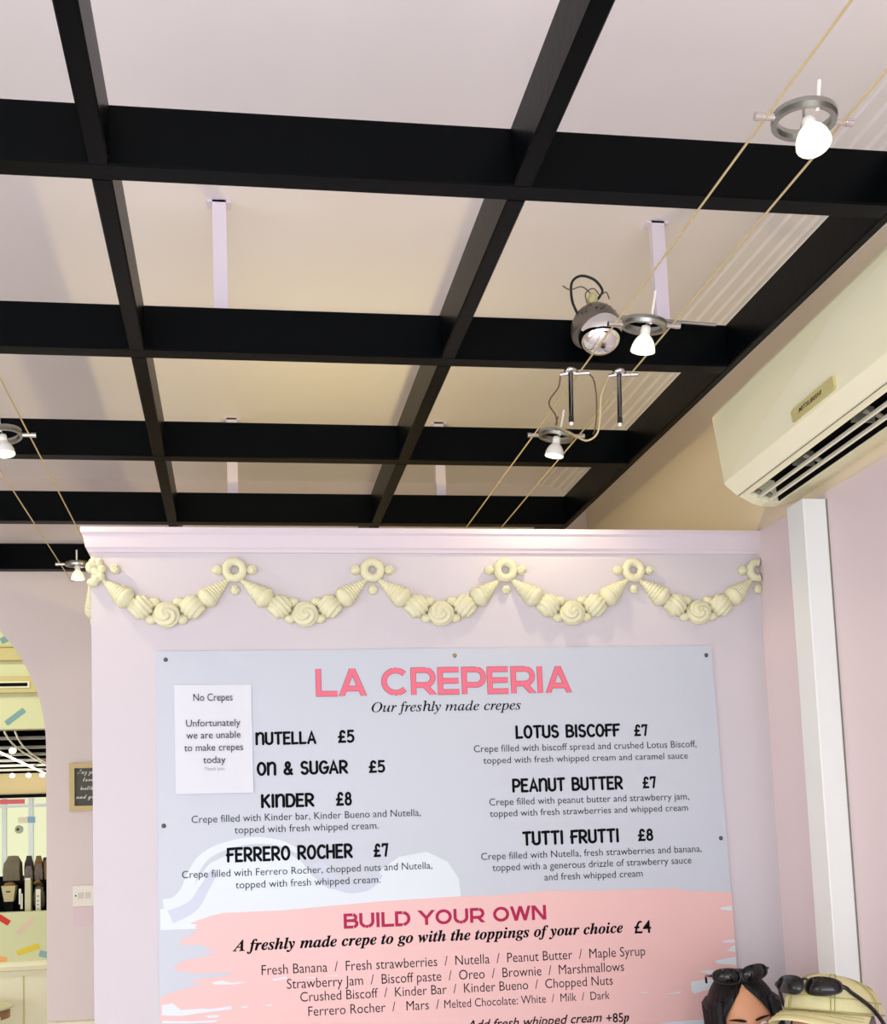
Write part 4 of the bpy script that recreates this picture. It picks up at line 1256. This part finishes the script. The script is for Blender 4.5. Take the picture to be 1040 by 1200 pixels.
for k, (x, y, z) in enumerate([(-2.225, 11.435, 2.530), (-3.06, 15.7, 2.55), (-2.845, 15.7, 2.55), (-2.67, 15.75, 2.55)]):
    t = thing('hall_lamp', (x, y, z), ['bright lamp hanging from the hall cables, seen through the hatch', 'small hall lamp over the lit windows, left of three', 'small hall lamp over the lit windows, middle of three', 'small hall lamp over the lit windows, right of three'][k], 'lamp', 'lamps in the hall')
    MB().ball((x, y, z), (.036, .036, .030), 18, 12).build('lamp_globe', M['lamp_far'], t)
    MB().tube([(x, y, z + .03), (x, y, 2.5995)], .012, 10).build('lamp_stem', M['steel'], t)
struct('trim_8', MB().box((-6, 15.95, 2.255), (.2, 16.0, 2.30)), M['dark'])
struct('window_1', MB().box((-6, 16.02, .5), (.2, 16.06, 2.255)), M['glow'])
for k, x in enumerate((-4.2, -3.22, -2.86, -1.9)):
    struct('trim_%d' % (9 + k), MB().box((x - .03 if k != 2 else x - .035, 15.95, .5), (x + .03, 16.015, 2.25)), M['post_blue'])
struct('trim_13', MB().box((-6, 15.955, 2.12), (.2, 16.012, 2.16)), M['post_blue'])
o = MB().box((-3.6, 15.93, 2.17), (-2.94, 15.949, 2.235)).build('shop_banner', M['coral'])
tag(o, 'long coral red sign strip over the lit windows of the hall', 'sign')
t = thing('window_sticker', (-2.88, 15.94, 1.93), 'white and blue notice sticker on the hall window post', 'sticker')
MB().box((-3.03, 15.935, 1.90), (-2.90, 15.949, 1.985)).build('white_half', M['tag'], t)
MB().box((-2.8995, 15.935, 1.90), (-2.80, 15.949, 1.985)).build('blue_half', mat('sticker_blue', srgb(120, 170, 220), .5, bump=.01), t)
t = thing('window_sticker', (-3.03, 16.01, 1.815), 'round grey sticker on the lit hall window', 'sticker')
MB().lathe([(.0, .004), (.058, .004), (.058, 0), (.0, 0)], 28, M4=Matrix.Translation((-3.03, 16.018, 1.815)) @ rot('X', 90)).build('disc', mat('sticker_grey', srgb(176, 188, 178), .5, bump=.01), t)
MB().lathe([(.0, .002), (.02, .002), (.02, 0), (.0, 0)], 16, M4=Matrix.Translation((-3.045, 16.013, 1.815)) @ rot('X', 90)).build('mark', M['badge_ink'], t)

# ------------------------------------------------------------------ people at the right, seated against the right wall
def capsule(mb, a, b, ra, rb, seg=20):
    a, b = Vector(a), Vector(b)
    d = (b - a).normalized()
    pts, rad = [], []
    for i in range(1, 7):
        t = PI / 2 * i / 6
        pts.append(a - d * ra * cos(t))
        rad.append(max(.0006, ra * sin(t)))
    for i in range(1, 6):
        q = i / 6
        pts.append(a.lerp(b, q))
        rad.append(ra + (rb - ra) * q)
    for i in range(0, 6):
        t = PI / 2 * i / 6
        pts.append(b + d * rb * sin(t))
        rad.append(max(.0006, rb * cos(t)))
    mb.tube(pts, rad, seg)


def head_shape(mb, HM, fem):
    """a head about .225 m high, facing -Y, origin between the ears"""
    G = lambda x, z, cx_, cz, sx, sz: math.exp(-((x - cx_) / sx) ** 2 - ((z - cz) / sz) ** 2)
    seg, rows = 96, 72
    V, F = [(0, 0, .118)], []

    def point(d):
        a, b, c = .074, .096, .118
        z = d.z * c
        x = d.x * a
        y = d.y * b
        if z < 0:
            q = min(1, -z / c)
            x *= 1 - .30 * q ** 1.5
            if y > 0:
                y *= 1 - .45 * q
            else:
                y = y * (1 - .08 * q) - .004 * q
        if z > 0 and y > 0:
            y *= 1.06
        if y < 0:
            f = min(1, -y / .05)
            y -= f * (.020 * G(x, z, 0, -.032, .011, .012) + .012 * G(x, z, 0, -.014, .008, .022))      # nose
            y -= f * .006 * (G(x, z, -.014, -.038, .008, .008) + G(x, z, .014, -.038, .008, .008))         # nostril wings
            y += f * .010 * (G(x, z, -.031, .003, .016, .011) + G(x, z, .031, .003, .016, .011))           # eye sockets
            y -= f * .004 * (G(x, z, -.030, .022, .022, .008) + G(x, z, .030, .022, .022, .008))           # brow
            y -= f * (.006 * G(x, z, 0, -.062, .022, .006) + .007 * G(x, z, 0, -.074, .018, .006) - .004 * G(x, z, 0, -.068, .022, .003))
            y -= f * .009 * G(x, z, 0, -.100, .022, .014)                                                   # chin
            y -= f * .004 * (G(x, z, -.042, -.022, .018, .018) + G(x, z, .042, -.022, .018, .018))         # cheeks
        return (x, y, z)
    for j in range(1, rows):
        t = PI * j / rows
        for k in range(seg):
            w = 2 * PI * k / seg
            V.append(point(Vector((sin(t) * cos(w), sin(t) * sin(w), cos(t)))))
    V.append((0, -.004, -.118))
    F = [(0, 1 + k, 1 + (k + 1) % seg) for k in range(seg)]
    for j in range(rows - 2):
        b = 1 + j * seg
        for k in range(seg):
            F.append((b + k, b + seg + k, b + seg + (k + 1) % seg, b + (k + 1) % seg))
    b = 1 + (rows - 2) * seg
    F += [(b + k, len(V) - 1, b + (k + 1) % seg) for k in range(seg)]
    mb.add(V, F, True, 0, HM)
    for s in (-1, 1):
        E = HM @ Matrix.Translation((s * .074, .010, -.012)) @ rot('Z', s * -20)
        mb.ball((0, 0, 0), (.010, .018, .031), 18, 12, M4=E, disp=lambda d: -.25 * max(0, 1 - 3 * (d.y ** 2 + d.z ** 2)) * (d.x * s > 0))


def remeshed(name, mb, m, parent, voxel):
    o = mb.build(name, m, parent)
    md = o.modifiers.new('union', 'REMESH')
    md.mode = 'VOXEL'
    md.voxel_size = voxel
    md.use_smooth_shade = True
    sm = o.modifiers.new('soften', 'SMOOTH')
    sm.factor = .5
    sm.iterations = 3
    bpy.context.view_layer.update()
    me = bpy.data.meshes.new_from_object(o.evaluated_get(bpy.context.evaluated_depsgraph_get()))
    o.modifiers.clear()
    old = o.data
    o.data = me
    me.name = name
    bpy.data.meshes.remove(old)
    if not me.materials:
        me.materials.append(m)
    for p in me.polygons:
        p.use_smooth = True
    return o


def hand(mb, W, d, side):
    """relaxed hand from wrist W, fingers along d (palm down)"""
    W, d = Vector(W), Vector(d).normalized()
    s = d.cross(Vector((0, 0, 1))).normalized()
    k = W + d * .085
    for i, off in enumerate((-.030, -.010, .010, .030)):
        capsule(mb, W + d * .015 + s * off * .6, k + s * off, .015, .0125, 12)
        L = (.060, .072, .068, .052)[i] if side > 0 else (.052, .068, .072, .060)[i]
        p1 = k + s * off * 1.08 + d * L * .45 + Vector((0, 0, -.004))
        p2 = p1 + d * L * .34 + Vector((0, 0, -.014))
        p3 = p2 + d * L * .16 + Vector((0, 0, -.016))
        capsule(mb, k + s * off, p1, .0098, .0090, 12)
        capsule(mb, p1, p2, .0090, .0082, 12)
        capsule(mb, p2, p3, .0082, .0072, 12)
    t0 = W + d * .025 - s * side * .022
    t1 = W + d * .060 - s * side * .048 + Vector((0, 0, -.008))
    t2 = t1 + d * .030 - s * side * .006 + Vector((0, 0, -.010))
    capsule(mb, t0, t1, .0135, .0105, 12)
    capsule(mb, t1, t2, .0105, .0085, 12)


def person(name, hc, HM, face_deg, label, skin, shirt, fem):
    """a seated figure under head centre hc; the body faces face_deg (0 = towards the camera, negative = into the room)"""
    a = math.radians(face_deg)
    fw = Vector((sin(a), -cos(a), 0))
    rt = Vector((cos(a), sin(a), 0))
    P = lambda r, f, z: Vector((hc.x, hc.y, 0)) + rt * r + fw * f + Vector((0, 0, z))
    t = thing(name, (hc.x, hc.y, 0), label, 'person')
    nz = hc.z - .16           # base of the neck
    sw = .155 if fem else .185
    hip = .47 + .09
    body, sh, tr = MB(), MB(), MB()
    head_shape(body, HM, fem)
    capsule(body, P(0, -.035, nz + .005), HM @ Vector((0, .022, -.060)), .050, .050)
    capsule(body, P(0, -.03, nz - .13), P(0, -.06, hip + .05), .105, .115)
    capsule(body, P(-.06, -.035, nz - .06), P(.06, -.035, nz - .06), .07, .07)
    for s in (-1, 1):
        sho, elb, wri = P(s * sw, -.035, nz - .055), P(s * (sw + .05), .03, nz - .32), P(s * .10, .25, .625)
        kn, an, toe = P(s * .11, .36, .552), P(s * .12, .36, .085), P(s * .13, .52, .032)
        capsule(body, P(s * .04, -.04, nz - .02), sho, .045, .052)
        capsule(body, sho, elb, .050, .040)
        capsule(body, elb, wri, .039, .026)
        hand(body, wri, fw * .9 - rt * s * .15 + Vector((0, 0, -.12)), -s)
        capsule(body, P(s * .085, -.05, hip), kn, .085, .058)
        capsule(body, kn, an, .056, .036)
        capsule(body, an + Vector((0, 0, -.045)), toe, .036, .030)
        capsule(sh, P(s * .04, -.04, nz - .025), sho, .052, .060)
        capsule(sh, sho, sho.lerp(elb, .72), .058, .052)
        capsule(tr, P(s * .085, -.05, hip), kn, .093, .066)
        capsule(tr, kn, kn.lerp(an, .92), .064, .050)
    capsule(sh, P(0, -.03, nz - .14), P(0, -.06, hip + .06), .115, .126)
    capsule(sh, P(-.06, -.035, nz - .075), P(.06, -.035, nz - .075), .080, .080)
    capsule(tr, P(-.05, -.06, hip + .01), P(.05, -.06, hip + .01), .106, .106)
    remeshed('body', body, skin, t, .0042)
    remeshed('shirt', sh, shirt, t, .010)
    remeshed('trousers', tr, M['jeans'], t, .010)
    for s in (-1, 1):
        e = MB().ball((s * .031, -.0775, .002), .0118, 18, 14, M4=HM).build('eye', M['eye_white'], t)
        MB().ball((s * .031 - .002, -.0882, -.001), (.0052, .0022, .0052), 14, 10, M4=HM).build('iris', M['iris'], e)
        lid = MB()
        lid.tube([HM @ Vector((s * .031 + .0145 * q, -.0905 + .006 * q * q, .0055 - .0035 * q * q)) for q in (-1, -.6, -.2, .2, .6, 1)], [.0012, .0020, .0024, .0024, .0020, .0012], 8)
        lid.build('eyelashes', M['hair'] if fem else M['hair_grey'], t)
        br = MB()
        pts = []
        for i in range(9):
            q = i / 8
            x = s * (.011 + .040 * q)
            pts.append(HM @ Vector((x, -.0985 + .013 * q ** 2, .0215 + .0065 * sin(q * 2.1) - .002 * q)))
        br.tube(pts, [.0018, .0030, .0034, .0034, .0032, .0028, .0023, .0017, .0008], 8)
        br.build('eyebrow', M['hair'] if fem else M['hair_grey'], t)
    return t


def sunglasses(label, GM, wrap=.5, lw=.031, lh=.022, mi='lens_dark', temple=.125, spread=0, tr=.003, path=None):
    """front of the glasses at the origin of GM, facing -Y, temples running back along +Y"""
    o = GM @ Vector((0, 0, 0))
    t = thing('sunglasses', o, label, 'sunglasses', None)

    def surf(x, z):
        return Vector((x, wrap * x * x / .14 * 1.0, z))
    for s in (-1, 1):
        cx_ = s * .034
        P = []
        for i in range(28):
            w = 2 * PI * i / 28
            ex = abs(cos(w)) ** .75 * (1 if cos(w) > 0 else -1)
            ez = abs(sin(w)) ** .80 * (1 if sin(w) > 0 else -1)
            P.append((cx_ + lw * ex, lh * ez * (1 - .18 * s * ex * (ez < 0)) + .002 * s * ex))
        V = [GM @ (surf(x, z) + Vector((0, -.0010 - .002 * (1 - ((x - cx_) / lw) ** 2), 0))) for x, z in P] + [GM @ (surf(x, z) + Vector((0, .0012, 0))) for x, z in P]
        c0 = GM @ (surf(cx_, 0) + Vector((0, -.0045, 0)))
        c1 = GM @ (surf(cx_, 0) + Vector((0, -.0010, 0)))
        n = 28
        V += [c0, c1]
        F = [(i, (i + 1) % n, 2 * n) for i in range(n)] + [(n + (i + 1) % n, n + i, 2 * n + 1) for i in range(n)] + [(i, n + i, n + (i + 1) % n, (i + 1) % n) for i in range(n)]
        MB().add(V, F, True).build('lens', M[mi], t)
        MB().tube([GM @ surf(x, z) for x, z in P], .0022, 8, closed=True).build('rim', M['frame_black'], t)
        tp = [surf(s * .064, .006), surf(s * .0715, .006) + Vector((s * spread * .3, .004, 0)), surf(s * .074, .006) + Vector((s * spread, .03, 0)), surf(s * .074, .004) + Vector((s * spread * 1.15, temple * .7, 0)), surf(s * .072, -.012) + Vector((s * spread, temple, 0))]
        if path:
            tp = [surf(s * .064, .006)] + [Vector((s * x_, y_, z_)) for x_, y_, z_ in path]
        MB().tube([GM @ p for p in smooth_path(tp, 6)], tr, 8).build('temple', M['frame_black'], t)
    MB().tube([GM @ p for p in smooth_path([surf(-.008, .008), surf(0, .011) + Vector((0, -.002, 0)), surf(.008, .008)], 5)], .0028, 8).build('bridge', M['frame_black'], t)
    return t


# woman
hc = Vector((1.262, 2.70, 1.060))
HW = Matrix.Translation(hc) @ rot('Y', -7) @ rot('Z', -14) @ rot('X', 6)
w = person('person', hc, HW, -62, 'seated woman with long black hair in a centre parting, sunglasses pushed up on her head', M['skin_f'], M['shirt_f'], True)
# hair: a cap with a pointed hairline, falling behind the ears to the shoulders
hb = MB()
seg, rows = 120, 26
V, F = [], []


def hair_pt(wd, q):
    """wd: angle round the head (0 = front), q: 0 at the parting .. 1 at the edge of the cap"""
    fr = abs((wd + PI) % (2 * PI) - PI)           # 0 front, pi back
    edge = .58 + .62 * min(1, fr / .62) ** 1.3 if fr < .62 else 1.20 + .75 * min(1, (fr - .62) / .5)
    th = q * edge
    k = 1.10 + .035 * min(1, fr / 1.2)
    thin = 1 - .07 * max(0, (q - .82) / .18) * (fr < .9)
    x = sin(th) * sin(wd) * .076 * k * 1.03
    y = -sin(th) * cos(wd) * .097 * k * thin
    z = cos(th) * .120 * (1.035 if fr > .7 else 1.03) * thin
    z -= .006 * math.exp(-(x / .007) ** 2) * (y < .03)                        # parting
    wv = .0016 * sin(34 * wd + 4 * q)
    return Vector((x * (1 + wv * 10), y * (1 + wv * 10), z + (.0 if z > 0 else 0)))


for j in range(rows + 1):
    for k in range(seg):
        V.append(hair_pt(2 * PI * k / seg, .02 + .98 * j / rows))
for j in range(rows):
    for k in range(seg):
        F.append((j * seg + k, (j + 1) * seg + k, (j + 1) * seg + (k + 1) % seg, j * seg + (k + 1) % seg))
F.append(list(range(seg)))
hb.add(V, F, True, 0, HW)
# hanging lengths: overlapping locks down both sides and the back
for i in range(34):
    wd = math.radians(52 + (360 - 104) * i / 33)
    p0 = HW @ hair_pt(wd, .62)
    p1 = HW @ (hair_pt(wd, .95) * 1.02)
    out = (p1 - hc)
    out.z = 0
    out.normalize()
    drop = p1 + out * .012
    p2 = Vector((drop.x, drop.y, hc.z - .11)) + out * .010
    p3 = Vector((hc.x, hc.y, 0)) + out * .105 + Vector((0, .02, hc.z - .24 - .02 * sin(i * 2.1)))
    p4 = p3 + out * -.01 + Vector((0, 0, -.05))
    hb.tube(smooth_path([p0, p1, p2, p3, p4], 5), [.013] * 10 + [.0135] * 6 + [.010] * 3 + [.006, .002], 8)
hb.build('hair', M['hair'], w)
pm = MB()
pts = [HW @ (hair_pt(0, q) + Vector((0, -.0005, .0022))) for q in (.55, .62, .70, .78, .86, .94)]
pts = [HW @ (Vector((0, hair_pt(.0, q).y, hair_pt(.3, q).z)) * 1.012) for q in (.60, .68, .76, .84, .92, .99)]
pm.tube(pts, [.0007, .0013, .0018, .0024, .0032, .0042], 8)
pm.build('parting', M['parting'], w)
GW = HW @ Matrix.Translation((0, -.062, .128)) @ rot('X', -14)
sunglasses('black rounded sunglasses pushed up on the black hair of the woman', GW, .45, .0325, .0185, temple=.085)

# man
hm = Vector((1.165, 2.09, 1.118))
HMn = Matrix.Translation(hm) @ rot('Y', -2) @ rot('Z', -55) @ rot('X', -5)
m_ = person('person', hm, HMn, -72, 'seated man in a khaki cap with sunglasses on its front, at the right edge', M['skin_m'], M['shirt_m'], False)
# short hair under the cap
hb = MB()
V, F = [], []
seg, rows = 60, 12
for j in range(rows + 1):
    for k in range(seg):
        wd = 2 * PI * k / seg
        fr = abs((wd + PI) % (2 * PI) - PI)
        th = 1.15 + (.10 + .75 * min(1, max(0, (fr - .9) / .6))) * j / rows
        V.append((sin(th) * sin(wd) * .0775, -sin(th) * cos(wd) * .1005, cos(th) * .122))
for j in range(rows):
    for k in range(seg):
        F.append((j * seg + k, (j + 1) * seg + k, (j + 1) * seg + (k + 1) % seg, j * seg + (k + 1) % seg))
hb.add(V, F, True, 0, HMn)
hb.build('hair', M['hair_grey'], m_)
# the cap
CT = HMn @ Matrix.Translation((0, .004, .050)) @ rot('X', -6)
cap = MB()
seg, rows = 72, 20
V, F = [], []


def cap_pt(wd, q, off=0.0):
    """q 0 at the button .. 1 at the sweatband"""
    th = PI / 2 * q
    fr = cos(wd)
    x = sin(th) ** .88 * sin(wd) * (.088 + off)
    y = -sin(th) ** .88 * cos(wd) * (.109 + off)
    z = cos(th) ** .92 * (.072 + off) + .010 * max(0, fr) * sin(2 * th)
    return Vector((x, y, z + .0012 * cos(6 * wd) * sin(2 * th)))


for j in range(rows + 1):
    for k in range(seg):
        V.append(cap_pt(2 * PI * k / seg, max(.001, j / rows)))
for j in range(rows + 1):
    for k in range(seg):
        V.append(cap_pt(2 * PI * k / seg, max(.001, j / rows), -.003))
n = (rows + 1) * seg
for j in range(rows):
    for k in range(seg):
        k2 = (k + 1) % seg
        F.append((j * seg + k, (j + 1) * seg + k, (j + 1) * seg + k2, j * seg + k2))
        F.append((n + j * seg + k, n + j * seg + k2, n + (j + 1) * seg + k2, n + (j + 1) * seg + k))
for k in range(seg):
    k2 = (k + 1) % seg
    F.append((rows * seg + k, n + rows * seg + k, n + rows * seg + k2, rows * seg + k2))
cap.add(V, F, True, 0, CT)
cp = cap.build('cap', M['khaki'], m_)
sm = MB()
for k in range(6):
    wd = 2 * PI * k / 6 + PI / 6
    for d in (-.035, .035):
        sm.tube([CT @ cap_pt(wd + d / max(.3, q), q, .0006) for q in [.08 + .9 * i / 14 for i in range(15)]], .0011, 6)
sm.tube([CT @ cap_pt(2 * PI * k / 60, .80, .0006) for k in range(60)], .0011, 6, closed=True)
sm.tube([CT @ cap_pt(2 * PI * k / 60, .985, .0010) for k in range(60)], .0018, 6, closed=True)
sm.build('stitching', M['khaki_seam'], cp)
MB().ball((0, 0, .073), (.007, .007, .004), 14, 8, M4=CT).build('button', M['khaki'], cp)
for wd, q, w0 in ((.10, .72, .022), (2.0, .50, .014)):
    e = MB()
    V = [CT @ cap_pt(wd, q, .0022)]
    ring_ = [CT @ cap_pt(wd + w0 / .1 * cos(2 * PI * i / 18) * (1 + .2 * sin(3 * i)), q + w0 / .22 * sin(2 * PI * i / 18) * (1 + .2 * cos(2 * i)), .0012) for i in range(18)]
    e.add(V + ring_, [(0, 1 + i, 1 + (i + 1) % 18) for i in range(18)], True)
    e.build('embroidery', M['mustard'], cp)
brim = MB()
V, F = [], []
NB, RB = 40, 10
for layer in (0, 1):
    for j in range(RB + 1):
        for i in range(NB + 1):
            wd = math.radians(-78 + 156 * i / NB)
            b = cap_pt(wd, 1.0)
            L = .074 * max(0, cos(wd * .98)) ** .55
            q = j / RB
            V.append((b.x * (1 + .05 * q), b.y - L * q, b.z - .016 * q * q * cos(wd) - .030 * (b.x / .09) ** 2 * q - .0032 * layer + .004 * q * (1 - q)))
n = (RB + 1) * (NB + 1)
for layer in (0, 1):
    for j in range(RB):
        for i in range(NB):
            a = layer * n + j * (NB + 1) + i
            q = (a, a + 1, a + NB + 2, a + NB + 1)
            F.append(q if layer else q[::-1])
for i in range(NB):
    a = RB * (NB + 1) + i
    F.append((a, a + 1, n + a + 1, n + a))
    F.append((i, n + i, n + i + 1, i + 1))
for j in range(RB):
    a = j * (NB + 1)
    F.append((a, a + NB + 1, n + a + NB + 1, n + a))
    a += NB
    F.append((a, n + a, n + a + NB + 1, a + NB + 1))
brim.add(V, F, True, 0, CT)
bo = brim.build('brim', M['khaki'], cp)
sm = MB()
for q in (.3, .55, .8):
    j = int(q * RB)
    sm.tube([CT @ (Vector(V[j * (NB + 1) + i]) + Vector((0, 0, .0006))) for i in range(2, NB - 1)], .0007, 6)
sm.build('brim_stitching', M['khaki_seam'], bo)
GM_ = CT @ Matrix.Translation((0, -.119, .050)) @ rot('X', -14)
sunglasses('black wraparound sunglasses resting on the front of the khaki cap', GM_, .62, .0315, .0170, tr=.0042, path=[(.0715, .026, .004), (.0735, .040, .001), (.081, .062, -.004), (.0905, .090, -.012), (.0945, .120, -.022), (.0945, .160, -.038), (.090, .185, -.052)])

# bench they sit on
t = thing('bench', (1.23, 2.36, 0), 'plain wooden bench along the right wall under the two seated people', 'bench')
MB().box((1.09, 1.78, .42), (1.43, 2.93, .455)).build('seat', M['bench'], t)
for y in (1.90, 2.80):
    MB().box((1.11, y, 0), (1.40, y + .05, .42)).build('leg', M['bench'], t)
bpy.context.view_layer.update()
